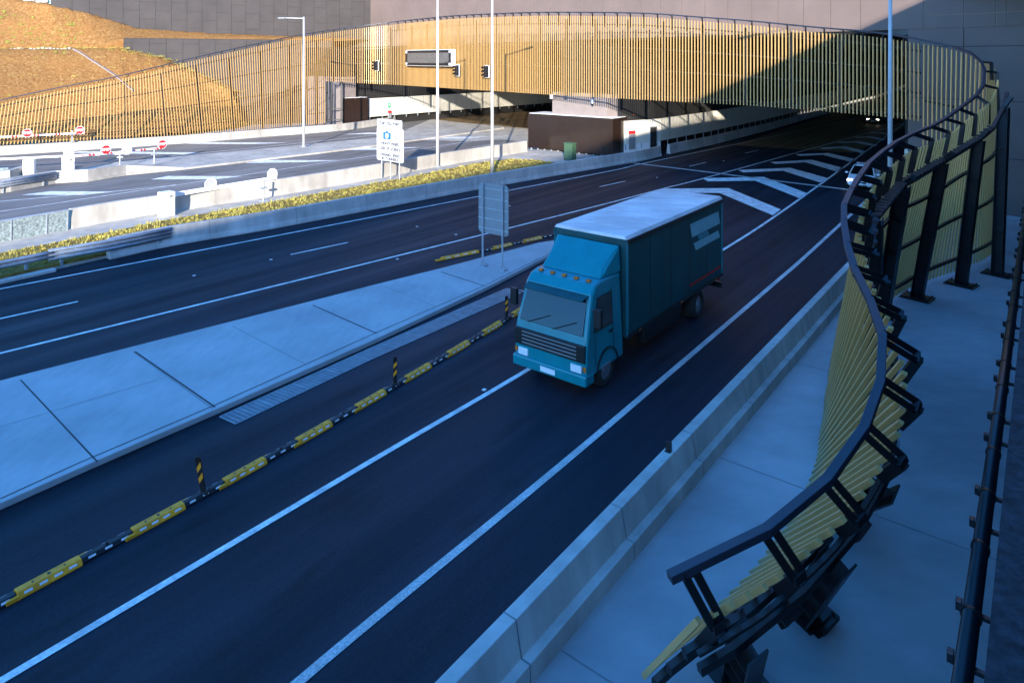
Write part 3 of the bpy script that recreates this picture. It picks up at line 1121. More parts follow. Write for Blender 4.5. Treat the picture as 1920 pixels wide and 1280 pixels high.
# ------------------------------------------------------------------ portal walls
def panel_wall(name, a, b, z0, z1, us, rows, mt_col, label, stagger=True, thick=0.6, groove=(0.02, 0.02, 0.02), gw=0.03):
    """wall from a to b with recessed joints at distances us, rows of panels (geometry: panels proud of a backing)"""
    a, b = Vector((a[0], a[1], 0)), Vector((b[0], b[1], 0))
    t = (b - a).normalized()
    nn = Vector((t.y, -t.x, 0))
    if nn.dot(Vector((0, -1, 0))) < 0:
        nn = -nn
    L = (b - a).length
    root = empty(name, (a + b) / 2, label, 'wall')
    q = MB()
    q.prism([tuple((a).xy), tuple((b).xy), tuple((b - nn * thick).xy), tuple((a - nn * thick).xy)], z0, z1)
    q.build('backing', mt_col[1], root)
    q = MB()
    us = [0] + sorted(u for u in us if 0 < u < L) + [L]
    for i in range(len(us) - 1):
        rr = rows(i)
        zs = [z0] + [z for z in rr if z0 < z < z1] + [z1]
        for j in range(len(zs) - 1):
            u0, u1 = us[i] + gw / 2, us[i + 1] - gw / 2
            p0, p1 = zs[j] + gw / 2, zs[j + 1] - gw / 2
            if u1 - u0 < 0.05 or p1 - p0 < 0.05:
                continue
            c = a + t * (u0 + u1) / 2 + nn * 0.02 + UP * (p0 + p1) / 2
            off = random.uniform(-0.002, 0.004)
            q.obox(c + nn * off, t, nn, UP, (u1 - u0) / 2, 0.02, (p1 - p0) / 2)
    q.build('cladding', mt_col[0], root)
    return root, t, nn


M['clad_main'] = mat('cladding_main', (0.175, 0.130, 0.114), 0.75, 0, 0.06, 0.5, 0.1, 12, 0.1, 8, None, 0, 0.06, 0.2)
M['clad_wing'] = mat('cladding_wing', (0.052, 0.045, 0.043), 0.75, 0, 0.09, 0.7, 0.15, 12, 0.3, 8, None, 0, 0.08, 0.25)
M['clad_gap_light'] = mat('cladding_gap_light', (0.27, 0.21, 0.17), 0.7, 0, 0.05, 1)
M['clad_gap'] = mat('cladding_gap', (0.03, 0.026, 0.024), 0.8)
WA, WB, WC = Vector((-58.4, 86.4, 0)), Vector((-21.9, 105.8, 0)), Vector((23.9, 43.4, 0))
nw = 1.9
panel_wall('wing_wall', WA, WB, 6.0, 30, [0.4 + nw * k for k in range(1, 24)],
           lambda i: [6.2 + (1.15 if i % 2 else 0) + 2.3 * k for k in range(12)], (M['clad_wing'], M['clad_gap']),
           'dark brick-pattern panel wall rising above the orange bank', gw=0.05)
tmain = (WC - WB).normalized()
Wend = WC + tmain * 26
um = []
for xs in (720, 742, 763, 788, 812, 835, 860, 885, 911, 940, 970, 999, 1030, 1062, 1095, 1128, 1163, 1202, 1239, 1278, 1322, 1365, 1410, 1459, 1507, 1558, 1614, 1672, 1732, 1808, 1868, 1888):
    k = (xs - CX) / F
    s = (k * WB.y - WB.x) / (tmain.x - k * tmain.y)
    um.append(s)
panel_wall('portal_wall', WB, Wend, 10.8, 30, um,
           lambda i: [] if i < 29 else ([11.6, 13.0, 14.6] if i % 2 else [11.6, 14.0]),
           (M['clad_main'], M['clad_gap_light']), 'tall brown panelled portal wall behind the slatted screen', gw=0.045)
# solid lower part beyond the right tunnel mouth
pw2 = WC + tmain * 1.2
panel_wall('portal_side_wall', pw2, Wend, 0.0, 10.8, [3.1 * k for k in range(1, 9)], lambda i: [3.4, 6.6, 9.7],
           (M['clad_main'], M['clad_gap']), 'dark shaded lower wall right of the tunnel mouth', gw=0.04)
# lower retaining wall on the bank
RA = Vector((-48.9, 86.0, 0))
RB = RA + Vector((0.883, 0.469, 0)) * 26
q = MB()
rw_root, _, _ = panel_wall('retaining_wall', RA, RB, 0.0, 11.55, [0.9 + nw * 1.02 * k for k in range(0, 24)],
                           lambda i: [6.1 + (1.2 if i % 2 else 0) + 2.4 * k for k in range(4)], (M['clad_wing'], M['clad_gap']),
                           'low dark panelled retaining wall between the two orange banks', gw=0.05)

q = MB()
q.obox(RA - V((0.883, 0.469, 0)) * 0.02 + V((-0.469, 0.883, 0)) * 0.29 + UP * 7.7, V((0.883, 0.469, 0)), V((-0.469, 0.883, 0)), UP, 0.02, 0.33, 3.85)
q.obox(RA + V((0.883, 0.469, 0)) * 13 + V((-0.469, 0.883, 0)) * 0.29 + UP * 11.575, V((0.883, 0.469, 0)), V((-0.469, 0.883, 0)), UP, 13.0, 0.33, 0.022)
q.build('coping', M['clad_wing'], rw_root)

# ------------------------------------------------------------------ embankment
def lin(r, n):
    out = []
    for a, b in zip(r[:-1], r[1:]):
        out += [a.lerp(b, k / n) for k in range(n)]
    return out + [r[-1]]


from mathutils.bvhtree import BVHTree


def bank_grid(rows, name, sub=5, nx=14, amp=0.12):
    """rows: list of polylines (same length) lofted into a lumpy bank"""
    rows = [lin(r, nx) for r in rows]
    dense = []
    for i in range(len(rows) - 1):
        for k in range(sub):
            t = k / sub
            dense.append([a.lerp(b, t) for a, b in zip(rows[i], rows[i + 1])])
    dense.append(rows[-1])
    v, f = [], []
    w = len(dense[0])
    for r in dense:
        for p in r:
            v.append(p + Vector((0, 0, random.uniform(-amp, amp))))
    for i in range(len(dense) - 1):
        for j in range(w - 1):
            f.append((i * w + j, i * w + j + 1, (i + 1) * w + j + 1, (i + 1) * w + j))
    q = MB()
    q.add(v, f)
    BVH[name] = BVHTree.FromPolygons(v, f)
    return q.build(name, M['mulch'], None, 0, True), v


V = Vector
BVH = {}
low_rows = [
    [V((-77, 52, .4)), V((-60, 61, .5)), V((-50, 69, .5)), V((-42, 76, .4)), V((-38.5, 81, .3)), V((-36.5, 86, .2)), V((-35.3, 91.6, .05))],
    [V((-79, 60, 5.0)), V((-63.5, 68.5, 5.0)), V((-54, 75, 5.0)), V((-45.5, 80, 4.7)), V((-40.6, 83.8, 3.6)), V((-37.6, 88, 2.2)), V((-35.8, 91.9, 0.3))],
    [V((-82, 66, 10.0)), V((-68, 74.5, 10.0)), V((-60, 80.0, 10.05)), V((-49.5, 84.6, 10.1)), V((-45.3, 86.7, 9.1)), V((-41.3, 88.6, 6.9)), V((-37.2, 90.4, 4.7))],
    [V((-83, 68, 10.25)), V((-69, 76.5, 10.2)), V((-61, 81.5, 10.25)), V((-49.2, 85.9, 10.3)), V((-44.9, 88.3, 9.1)), V((-40.9, 90.4, 6.9)), V((-36.6, 92.7, 4.3))]]
lower, lv = bank_grid(low_rows, 'lower_bank')
tag(lower, kind='structure')
up_rows = [
    [V((-83, 68, 9.7)), V((-69, 76.5, 9.7)), V((-61, 81.5, 9.7)), V((-55, 83.9, 9.6)), V((-51.5, 84.95, 9.6)), V((-49.3, 86.15, 9.3)), V((-38.8, 91.85, 9.4)), V((-25.7, 98.85, 9.4))],
    [V((-83, 68.1, 10.35)), V((-69, 76.6, 10.3)), V((-61, 81.6, 10.3)), V((-55, 84.0, 10.35)), V((-51.5, 85.0, 10.45)), V((-49.3, 86.2, 11.45)), V((-38.8, 91.9, 11.48)), V((-25.7, 98.9, 11.5))],
    [V((-87, 78, 15.2)), V((-72, 84, 15.0)), V((-63, 84.6, 13.9)), V((-57, 85.2, 13.4)), V((-53.2, 86.6, 12.8)), V((-49.3, 88.6, 12.2)), V((-38.6, 93.6, 12.0)), V((-24.5, 101.5, 11.7))],
    [V((-92, 90, 18.2)), V((-76, 92, 17.6)), V((-66, 88.6, 16.8)), V((-58.5, 86.15, 15.75)), V((-54.7, 88.05, 14.86)), V((-49.7, 90.75, 12.95)), V((-41.6, 95.05, 12.5)), V((-22, 105.4, 11.9))],
    [V((-98, 112, 18.6)), V((-82, 114, 18.4)), V((-68, 97, 17.3)), V((-59.3, 88.0, 16.0)), V((-54.9, 88.7, 14.8)), V((-49.9, 91.4, 12.8)), V((-41.8, 95.7, 12.4)), V((-22.2, 106.1, 11.8))]]
upper, uv_ = bank_grid(up_rows, 'upper_bank', 6, 12, 0.09)
tag(upper, kind='structure')
sp_ = []
for vv in lv:
    if random.random() < 0.9:
        for k in range(2):
            sp_.append(Vector(vv) + Vector((random.uniform(-.8, .8), random.uniform(-.6, .6), 0.03)))
tufts('bank_grass', 'grass_bank', [p for p in sp_ if random.random() < 0.55], 0.22, 7, 'dry grass and straw scattered on the lower orange bank', 0.35)
sp2_ = []
for (cx_, cy_, cz_, n_, sx) in ((-58, 82.9, 13.0, 70, 2.6), (-55.3, 84.4, 12.2, 60, 1.6), (-62, 84, 13.6, 40, 2.6)):
    for k in range(n_):
        p = Vector((cx_ + random.gauss(0, sx), cy_ + random.gauss(0, 0.9), 0))
        near_ = min(uv_, key=lambda v_: (v_[0] - p.x) ** 2 + (v_[1] - p.y) ** 2)
        sp2_.append(Vector((p.x, p.y, near_[2] + 0.02)))
tufts('green_weeds', 'leaf_green', sp2_, 0.28, 8, 'patch of bright green weeds on the upper bank', 0.25)
# drains on the banks
root = empty('spoon_drain', V((-46, 82, 9)), 'narrow pale concrete drain running down the lower bank', 'drain')
q = MB()
da, db = V((-56.5, 81.6, 10.42)), V((-37.6, 78.0, 7.2))


def near_z(p, vs):
    h_ = BVH['lower_bank'].ray_cast(V((p.x, p.y, 40)), V((0, 0, -1)))[0]
    return h_.z if h_ is not None else 10.2


pp = []
for k in range(15):
    p = V((-53.3, 83.0, 0)).lerp(V((-45.0, 81.2, 0)), k / 14)
    pp.append(V((p.x, p.y, near_z(p, lv) + 0.10)))
for side in (-0.13, 0.13):
    q.sweep(offs(pp, side), [(-0.022, -0.2), (-0.022, 0.0), (0.022, 0.0), (0.022, -0.2)][::-1])
q.build('edge_kerb', M['pier'], root)
q = MB()
q.sweep(pp, [(-0.09, -0.2), (-0.09, -0.04), (0.09, -0.04), (0.09, -0.2)][::-1])
q.build('channel', M['joint'], root)
q = MB()
for k in range(16):
    p = V((-59.3, 80.9, 0)).lerp(V((-54.0, 83.4, 0)), k / 15)
    z_ = near_z(p, lv) + 0.02
    q.obox(V((p.x, p.y, z_)), (1, 0, 0), (0, 1, 0), UP, random.uniform(.1, .2), .18, random.uniform(.06, .14))
tag(q.build('stone_pitching', M['rock'], None, 0.03), 'short row of pale stones edging the berm between the banks', 'stone edging')
def up_z(x, y, d=16.5):
    h_ = BVH['upper_bank'].ray_cast(V((x, y, 60)), V((0, 0, -1)))[0]
    return h_.z if h_ is not None else d


# crest fence and rocks
root = empty('crest_fence', V((-70, 90, 17)), 'dark bar fence on the crest at the top left corner', 'fence')
q = MB()
fa, fb = V((-80, 95, 17.3)), V((-64.6, 91.5, 16.6))
for k in range(46):
    p = fa.lerp(fb, k / 45)
    p.z = up_z(p.x, p.y, 17)
    q.bar(p, p + UP * 1.8, 0.03, 0.03)
q.build('bars', M['brown_steel'], root)
q = MB()
q.bar(fa + UP * 1.75, fb + UP * 1.75, 0.05, 0.05)
q.bar(fa + UP * 0.2, fb + UP * 0.2, 0.05, 0.05)
q.build('rail', M['brown_steel'], root)
for k, (px, sz, lab) in enumerate(((50, .42, 'pale boulder nearest the fence end on the bank crest'), (62, .55, 'largest pale boulder on the bank crest'),
                                   (74, .35, 'middle small brown boulder on the bank crest'), (85, .45, 'pale boulder touching the panel wall on the bank crest'))):
    bm = bmesh.new()
    bmesh.ops.create_icosphere(bm, subdivisions=3, radius=sz)
    for vt in bm.verts:
        vt.co *= 1 + random.uniform(-.16, .16)
        vt.co.z *= 0.75
    me = bpy.data.meshes.new('boulder')
    bm.to_mesh(me)
    bm.free()
    me.materials.append(M['rock'])
    o = bpy.data.objects.new('boulder', me)
    COL.objects.link(o)
    o.location = W3(px, 6, 88.8)
    o.location.z = up_z(o.location.x, o.location.y) + sz * 0.35
    tag(o, lab, 'boulder', 'boulders on the bank crest')
b = MB()
for i in range(700):
    p = W3(random.uniform(44, 96), 0, 90.3) + V((0, random.uniform(-.5, .5), 0))
    p.z = up_z(p.x, p.y) + random.uniform(0.2, 2.4)
    a = V((random.uniform(-1, 1), random.uniform(-1, 1), random.uniform(-1, 1))) * 0.16
    c = V((random.uniform(-1, 1), random.uniform(-1, 1), random.uniform(-1, 1))) * 0.16
    b.quad(p, p + a, p + a + c, p + c)
root = empty('shrub', W3(74, 8, 92.5), 'dry dark shrub behind the boulders on the crest', 'shrub')
b.build('foliage', M['leaf'], root)

# ------------------------------------------------------------------ tunnels
dn = D
q = MB()
# ceiling of the portal hall, behind the screen and under the portal wall
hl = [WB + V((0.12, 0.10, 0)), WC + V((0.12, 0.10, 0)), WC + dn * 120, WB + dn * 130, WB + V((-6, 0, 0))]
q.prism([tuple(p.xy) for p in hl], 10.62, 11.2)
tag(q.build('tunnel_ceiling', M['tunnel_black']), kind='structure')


def twall(name, pts, z0, z1, mt, label, th=0.4, seams=None, side=-1, parts=None):
    root = empty(name, pts[0], label, 'tunnel wall')
    b_ = MB()
    b_.sweep(pts, [(0, z0), (0, z1), (side * th, z1), (side * th, z0)][::-1] if side > 0 else [(0, z0), (0, z1), (side * th, z1), (side * th, z0)])
    b_.build('panel_face', M[mt], root)
    return root


# left tunnel, far wall
lw = [G(693, 222, 1.0), G(808, 212.4, 1.0), G(1036, 194.7, 1.0)]
lw = ext([V((p.x, p.y, 0)) for p in lw], 0.0, 90)
r_ = twall('tunnel_wall', lw, 1.18, 3.62, 'cream', 'cream panelled side wall of the left tunnel', 0.3)
q = MB()
tot = sum((lw[i + 1] - lw[i]).length for i in range(len(lw) - 1))
for k in range(1, 40):
    p = lerp_path(lw, k / 40)
    p2 = lerp_path(lw, k / 40 + 0.003)
    t = (p2 - p).normalized()
    sd = t.cross(UP)
    q.obox(p + sd * 0.004 + UP * 2.4, t, sd, UP, 0.015, 0.004, 1.2)
q.build('panel_seam', M['joint_faint'], r_)
q = MB()
for k in range(60):
    p = lerp_path(lw, k / 60)
    q.obox(p + UP * 1.0, D, N, UP, 0.06, 0.03, 0.19)
q.build('bracket', M['galv'], r_)
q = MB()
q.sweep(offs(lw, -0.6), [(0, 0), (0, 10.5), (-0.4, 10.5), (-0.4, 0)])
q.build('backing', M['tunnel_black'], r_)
# right tunnel, left wall
rw = [V((10.4, 62.6, 0)), V((14.2, 65.2, 0)), G(1340, 267, 0) - N * 0.55, G(1440, 242) - N * 0.55, G(1560, 208) - N * 0.55]
rw = ext(rw, 0, 70)
r_ = twall('tunnel_wall', rw, 1.15, 3.25, 'cream', 'cream panelled wall of the right tunnel behind the brown enclosure', 0.3)
q = MB()
for k in range(1, 44):
    p = lerp_path(rw, k / 44)
    p2 = lerp_path(rw, k / 44 + 0.003)
    t = (p2 - p).normalized()
    sd = t.cross(UP)
    q.obox(p + sd * 0.004 + UP * 2.2, t, sd, UP, 0.012, 0.004, 1.02)
q.build('panel_seam', M['joint_faint'], r_)
q = MB()
for k in range(70):
    p = lerp_path(rw, k / 70)
    q.obox(p + UP * 0.9, D, N, UP, 0.06, 0.03, 0.25)
q.build('bracket', M['galv'], r_)
q = MB()
q.sweep(offs(rw[:2], 0.0), [(0.0, 0.0), (0.0, 1.12), (-0.3, 1.12), (-0.3, 0)])
q.build('plinth', M['white'], r_)
q = MB()
q.sweep(offs(rw, -0.7), [(0, 0), (0, 10.5), (-0.4, 10.5), (-0.4, 0)])
q.build('backing', M['tunnel_black'], r_)
# right tunnel, right wall
rr_ = [V((24.9, 43.3, 0)), V((24.9, 43.3, 0)) + V((0.615, 0.789, 0)) * 30, V((24.9, 43.3, 0)) + V((0.615, 0.789, 0)) * 130]
r_ = twall('tunnel_wall', rr_, 0.0, 3.25, 'cream', 'right-hand cream wall inside the right tunnel', 0.3, None, 1)
q = MB()
q.sweep(rr_, [(0.02, 3.3), (0.02, 10.5), (0.4, 10.5), (0.4, 3.3)][::-1])
q.build('upper_wall', M['tunnel_black'], r_)
# dividing pier
pf0, pf1 = V((3.9, 66.2, 0)), V((8.7, 62.9, 0))
root = empty('tunnel_pier', pf0, 'grey-brown concrete pier between the two tunnel mouths', 'pier')
q = MB()
q.prism([tuple(pf0.xy), tuple(pf1.xy), tuple(V((11.2, 64.2, 0)).xy), tuple((V((11.2, 64.2, 0)) + D * 3).xy), tuple((pf0 + D * 4).xy)], 0, 5.75)
q.build('pier_block', M['pier'], root, 0.03)
q = MB()
q.prism([tuple((pf0 + D * 1.5).xy), tuple((pf1 + D * 1.5).xy), tuple((V((11.0, 64.5, 0)) + D * 3).xy), tuple((pf0 + D * 4.0).xy)], 5.76, 10.6)
q.build('pier_head', M['tunnel_black'], root)
q = MB()
q.sweep([pf0 + D * 4.05 - N * 0.02, pf0 + D * 100 - N * 0.5], [(0, 1.0), (0, 3.5), (0.3, 3.5), (0.3, 1.0)][::-1])
q.build('tunnel_lining', M['cream'], root)
q = MB()
q.sweep([pf0 + D * 4.05 + N * 0.4, pf0 + D * 100 + N * 0.1], [(0, 0), (0, 10.5), (0.3, 10.5), (0.3, 0)][::-1])
q.build('backing', M['tunnel_black'], root)
# tunnel ends
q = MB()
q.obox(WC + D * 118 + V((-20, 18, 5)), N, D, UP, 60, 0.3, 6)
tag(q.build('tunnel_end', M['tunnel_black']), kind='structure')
# brown side wall by the left mouth
root = empty('portal_return_wall', V((-22, 87.5, 0)), 'brown wall piece behind the slats left of the left tunnel mouth', 'wall')
q = MB()
q.prism([(-21.9, 88.3), (-20.6, 90.0), (-23.5, 97), (-27, 97), (-27.5, 92)], 0, 6.6)
q.build('wall_block', M['pier'], root)
q = MB()
q.prism([(-22.4, 89.0), (-20.9, 90.6), (-19.8, 92.2), (-21, 108), (-29, 108), (-29, 95)], 6.62, 10.5)
q.prism([(-20.9, 90.9), (-19.8, 92.2), (-21, 108), (-23.4, 108), (-23.4, 97.4)], 0.0, 6.6)
q.build('upper_block', M['tunnel_black'], root)
q = MB()
for xs in (613, 621, 640):
    p = W3(xs, 155, 87.4)
    q.bar(V((p.x, p.y, 0.9)), V((p.x, p.y, 6.1)), 0.22 if xs != 640 else 0.1, 0.22)
for z_ in (2.6, 1.2):
    q.bar(W3(611, 155, 87.3).xy.to_3d() + UP * z_, W3(641, 155, 87.3).xy.to_3d() + UP * z_, 0.12, 0.12)
q.build('steel_frame', M['black_steel'], root)


# ------------------------------------------------------------------ brown enclosures, cabinets, doors
def enclosure(name, a, b, depth, h, label, nseam=8):
    a, b = V((a.x, a.y, 0)), V((b.x, b.y, 0))
    t = (b - a).normalized()
    nn = V((-t.y, t.x, 0))
    root = empty(name, (a + b) / 2 + nn * depth / 2, label, 'enclosure')
    b_ = MB()
    b_.prism([tuple(a.xy), tuple(b.xy), tuple((b + nn * depth).xy), tuple((a + nn * depth).xy)], 0.25, h)
    b_.build('cladding', M['brown_panel'], root, 0.02)
    b_ = MB()
    L = (b - a).length
    for k in range(1, nseam):
        c = a + t * (L * k / nseam) - nn * 0.003
        b_.obox(c + UP * (h + 0.25) / 2, t, nn, UP, 0.012, 0.003, (h - 0.3) / 2)
    b_.obox((a + b) / 2 - nn * 0.003 + UP * 1.0, t, nn, UP, L / 2 - 0.03, 0.003, 0.010)
    b_.build('seam', M['black_steel'], root)
    b_ = MB()
    for k in range(int(nseam * 1.5)):
        c = a + t * (L * (k + 0.4) / (nseam * 1.5)) + nn * 0.15
        b_.obox(c + UP * 0.13, t, nn, UP, 0.06, 0.06, 0.13)
    b_.build('foot', M['galv'], root)
    b_ = MB()
    b_.prism([tuple((a + t * .1 + nn * .1).xy), tuple((b - t * .1 + nn * .1).xy), tuple((b - t * .1 + nn * (depth - .1)).xy), tuple((a + t * .1 + nn * (depth - .1)).xy)], h + 0.003, h + 0.04)
    b_.build('lid', M['white'], root)
    return root


enclosure('equipment_enclosure', G(990, 281), G(1149, 298), 2.6, 3.6, 'large glossy dark brown equipment enclosure between the tunnel mouths', 8)
e0 = W3(643, 228, 88.3)
e1 = W3(690, 225, 90.5)
enclosure('equipment_enclosure', e0, e1, 3.0, 3.85, 'smaller brown enclosure at the left tunnel mouth', 4)
root = empty('service_cabinet', G(1069, 304), 'small green service cabinet in front of the brown enclosure', 'cabinet')
c = G(1069, 303.5)
q = MB()
q.obox(c + UP * 0.86, V((.75, -.66, 0)), V((.66, .75, 0)), UP, 0.44, 0.32, 0.74)
q.build('body', M['green'], root, 0.03)
q = MB()
q.obox(c + UP * 1.64, V((.75, -.66, 0)), V((.66, .75, 0)), UP, 0.48, 0.36, 0.04)
q.build('lid', M['green'], root, 0.02)
q = MB()
q.obox(c - V((.66, .75, 0)) * 0.325 + UP * 0.85, V((.75, -.66, 0)), V((.66, .75, 0)), UP, 0.36, 0.006, 0.62)
q.build('door', M['green'], root, 0.004)

# red sign and doorway on the right tunnel wall
root = empty('fire_cabinet', rw[0], 'grey fire cabinet with red header on the white tunnel wall', 'cabinet')
c = rw[0].lerp(rw[1], 0.17)
t_ = (rw[1] - rw[0]).normalized()
s_ = t_.cross(UP)
q = MB()
q.obox(c + s_ * 0.05 + UP * 1.35, t_, s_, UP, 0.40, 0.05, 0.70)
q.build('body', M['sign_back'], root, 0.01)
q = MB()
q.obox(c + s_ * 0.055 + UP * 2.2, t_, s_, UP, 0.40, 0.05, 0.14)
q.build('header', M['red'], root, 0.01)
root = empty('tunnel_doorway', rw[0], 'dark doorway recess in the right tunnel wall', 'door')
c = rw[0].lerp(rw[1], 0.78)
q = MB()
q.obox(c + s_ * 0.02 + UP * 1.3, t_, s_, UP, 0.42, 0.03, 1.2)
q.build('door_leaf', M['tunnel_black'], root)
q = MB()
for sg in (-1, 1):
    q.obox(c + t_ * 0.46 * sg + s_ * 0.03 + UP * 1.3, t_, s_, UP, 0.035, 0.045, 1.24)
q.obox(c + s_ * 0.03 + UP * 2.57, t_, s_, UP, 0.49, 0.045, 0.035)
q.build('door_frame', M['galv'], root)
# red hoop on the pier
root = empty('fire_hose_hoop', pf1, 'orange-red rounded hoop frame on the concrete pier wall', 'hose reel')
ha, hb = pf1.lerp(V((11.2, 64.2, 0)), 0.55), V((11.2, 64.2, 0))
ht = (hb - ha).normalized()
hn = V((ht.y, -ht.x, 0))
q = MB()
pts = []
for k in range(9):
    a_ = math.pi - k / 8 * math.pi * 0.5
    pts.append(ha + hn * 0.08 + ht * (0.55 + 0.55 * math.cos(a_)) + UP * (3.2 + 0.55 * math.sin(a_)))
pts.append(ha + hn * 0.08 + ht * 1.6 + UP * 3.75)
pts = [ha + hn * 0.08 + UP * 2.6] + pts
q.path(pts, 0.09, 8)
q.build('hoop', M['orange_red'], root, 0, True)
# cameras on the pier
for px, py, lab in ((1038, 184, 'white dome camera at the left corner of the pier'), (1123, 193, 'white dome camera high on the pier face')):
    t0 = (px - 1034) / (1145 - 1034)
    p = pf0.lerp(pf1, min(max(t0, 0), 1))
    nn = V((-0.56, -0.83, 0))
    root = empty('security_camera', p, lab, 'camera', 'cameras on the pier')
    zc = H - (py - HY) * p.y / F
    q = MB()
    q.bar(p + UP * (zc + .35), p + nn * 0.5 + UP * (zc + .35), 0.08, 0.08)
    q.build('bracket', M['white'], root)
    q = MB()
    q.tube(p + nn * 0.5 + UP * (zc + .35), p + nn * 0.5 + UP * (zc - .05), 0.16, 0.16, 12)
    q.build('housing', M['white'], root, 0.03)
    q = MB()
    q.tube(p + nn * 0.5 + UP * (zc - .05), p + nn * 0.5 + UP * (zc - .22), 0.13, 0.05, 12)
    q.build('dome', M['black_steel'], root)
# exit sign and hydrant point on the left tunnel wall
c = lw[0].lerp(lw[1], 0.30)
t_ = (lw[1] - lw[0]).normalized()
s_ = t_.cross(UP)
root = empty('exit_sign', c, 'small green emergency sign on the white left tunnel wall', 'sign')
q = MB()
q.obox(c + s_ * 0.03 + UP * 2.55, t_, s_, UP, 0.20, 0.03, 0.34)
q.build('sign_plate', M['green_lit'], root)
q = MB()
q.obox(c + s_ * 0.065 + UP * 2.62, t_, s_, UP, 0.06, 0.005, 0.12)
q.build('symbol', M['white'], root)
root = empty('emergency_cabinet', c, 'grey emergency cabinet with red top below the green sign', 'cabinet')
q = MB()
q.obox(c + s_ * 0.10 + UP * 1.15, t_, s_, UP, 0.24, 0.10, 0.35)
q.build('body', M['sign_back'], root, 0.01)
q = MB()
q.obox(c + s_ * 0.10 + UP * 1.68, t_, s_, UP, 0.24, 0.10, 0.16)
q.build('header', M['red'], root, 0.01)


# ------------------------------------------------------------------ message sign and lane signals on the canopy
def canopy_at(x):
    """screen station seen at this bearing"""
    return min(ST['canopy'], key=lambda s: abs((s[0].x / s[0].y) - (x - CX) / F))


s_ = canopy_at(811)
c0 = s_[0]
t_ = V((s_[2].x, s_[2].y, 0)).normalized()
fn = V((t_.y, -t_.x, 0))
if fn.y > 0:
    fn = -fn
zc = H - (109 - HY) * c0.y / F
root = empty('message_sign', V((c0.x, c0.y, zc)), 'blank grey variable message sign in a black frame on the screen', 'message sign')
c = V((c0.x, c0.y, zc)) + fn * 0.45
pL, pR = canopy_at(765)[0], canopy_at(854)[0]
hw = (pR - pL).length / 2 * 0.97
hh = 0.96
q = MB()
q.obox(c, t_, fn, UP, hw, 0.28, hh)
q.build('casing', M['white'], root, 0.04)
q = MB()
q.obox(c + fn * 0.29, t_, fn, UP, hw - 0.05, 0.03, hh - 0.05)
q.build('front_frame', M['black_steel'], root, 0.05)
q = MB()
q.obox(c + fn * 0.323, t_, fn, UP, hw - 0.52, 0.008, hh - 0.36)
q.build('screen', M['screen'], root)
for sx in (-1, 1):
    for sz in (-1, 1):
        q = MB()
        p = c + fn * 0.325 + t_ * sx * (hw - 0.28) + UP * sz * (hh - 0.25)
        q.tube(p, p + fn * 0.06, 0.17, 0.14, 12)
        q.build('corner_lamp', M['reflector'], root)
q = MB()
for sx in (-0.5, 0.5):
    q.obox(c - fn * 0.35 + t_ * sx * hw, t_, fn, UP, 0.1, 0.1, 0.5)
q.build('mount', M['black_steel'], root)

labs = ['left one of three black lane signals, left of the message sign', 'black lane signal just right of the message sign',
        'black lane signal partly behind the tall right light pole']
for (px, py), lab in zip(((713, 123.5), (863, 132.5), (917, 134.5)), labs):
    s_ = canopy_at(px)
    c0 = s_[0]
    zc = H - (py - HY) * c0.y / F
    p = V((c0.x, c0.y, zc)) + fn * 0.32
    root = empty('lane_signal', p, lab, 'traffic signal', 'lane signals on the screen')
    hz = 0.66 if px > 800 else 0.68
    q = MB()
    q.obox(p, t_, fn, UP, 0.42, 0.05, hz)
    q.build('backboard', M['white'], root, 0.05)
    q = MB()
    q.obox(p + fn * 0.06, t_, fn, UP, 0.36, 0.05, hz - 0.06)
    q.build('target_board', M['black_steel'], root, 0.04)
    q = MB()
    q.obox(p + fn * 0.17, t_, fn, UP, 0.17, 0.09, hz - 0.12)
    q.build('lamp_housing', M['black_rubber'], root, 0.03)
    for k in (-1, 0, 1):
        q = MB()
        cc = p + fn * 0.26 + UP * k * 0.38
        for a_ in range(9):
            a0 = math.pi * (-0.15 + 1.3 * a_ / 9)
            a1 = math.pi * (-0.15 + 1.3 * (a_ + 1) / 9)
            v0 = t_ * math.cos(a0) * 0.16 + UP * math.sin(a0) * 0.16
            v1 = t_ * math.cos(a1) * 0.16 + UP * math.sin(a1) * 0.16
            q.hexa([cc + v0, cc + v1, cc + v1 * 0.9, cc + v0 * 0.9, cc + v0 + fn * 0.34, cc + v1 + fn * 0.34, cc + v1 * 0.9 + fn * 0.34, cc + v0 * 0.9 + fn * 0.34])
        q.build('visor', M['black_rubber'], root)


# ------------------------------------------------------------------ light poles
def light_pole(base, h, arm, label, r0=0.14, r1=0.075):
    root = empty('light_pole', base, label, 'light pole', 'street light poles')
    b_ = MB()
    b_.tube(base, base + UP * h, r0, r1, 16)
    b_.build('shaft', M['pole'], root, 0, True)
    b_ = MB()
    b_.obox(base + UP * 0.02, D, N, UP, 0.22, 0.22, 0.02)
    for k in range(4):
        a_ = k * math.pi / 2 + .785
        p = base + V((math.cos(a_), math.sin(a_), 0)) * 0.24 + UP * 0.04
        b_.tube(p, p + UP * 0.08, 0.02, 0.02, 6)
    b_.build('base_flange', M['galv'], root)
    ar = V(arm)
    b_ = MB()
    tp = base + UP * (h - 0.15)
    b_.tube(tp, tp + ar * 0.8 + UP * 0.05, 0.045, 0.04, 10)
    b_.build('arm', M['pole'], root)
    e = tp + ar * 0.8 + UP * 0.05
    a_n = ar.normalized()
    b_ = MB()
    b_.obox(e + a_n * 0.35 - UP * 0.02, a_n, a_n.cross(UP), UP, 0.40, 0.16, 0.06)
    b_.build('lamp_head', M['sign_back'], root, 0.04)
    return root


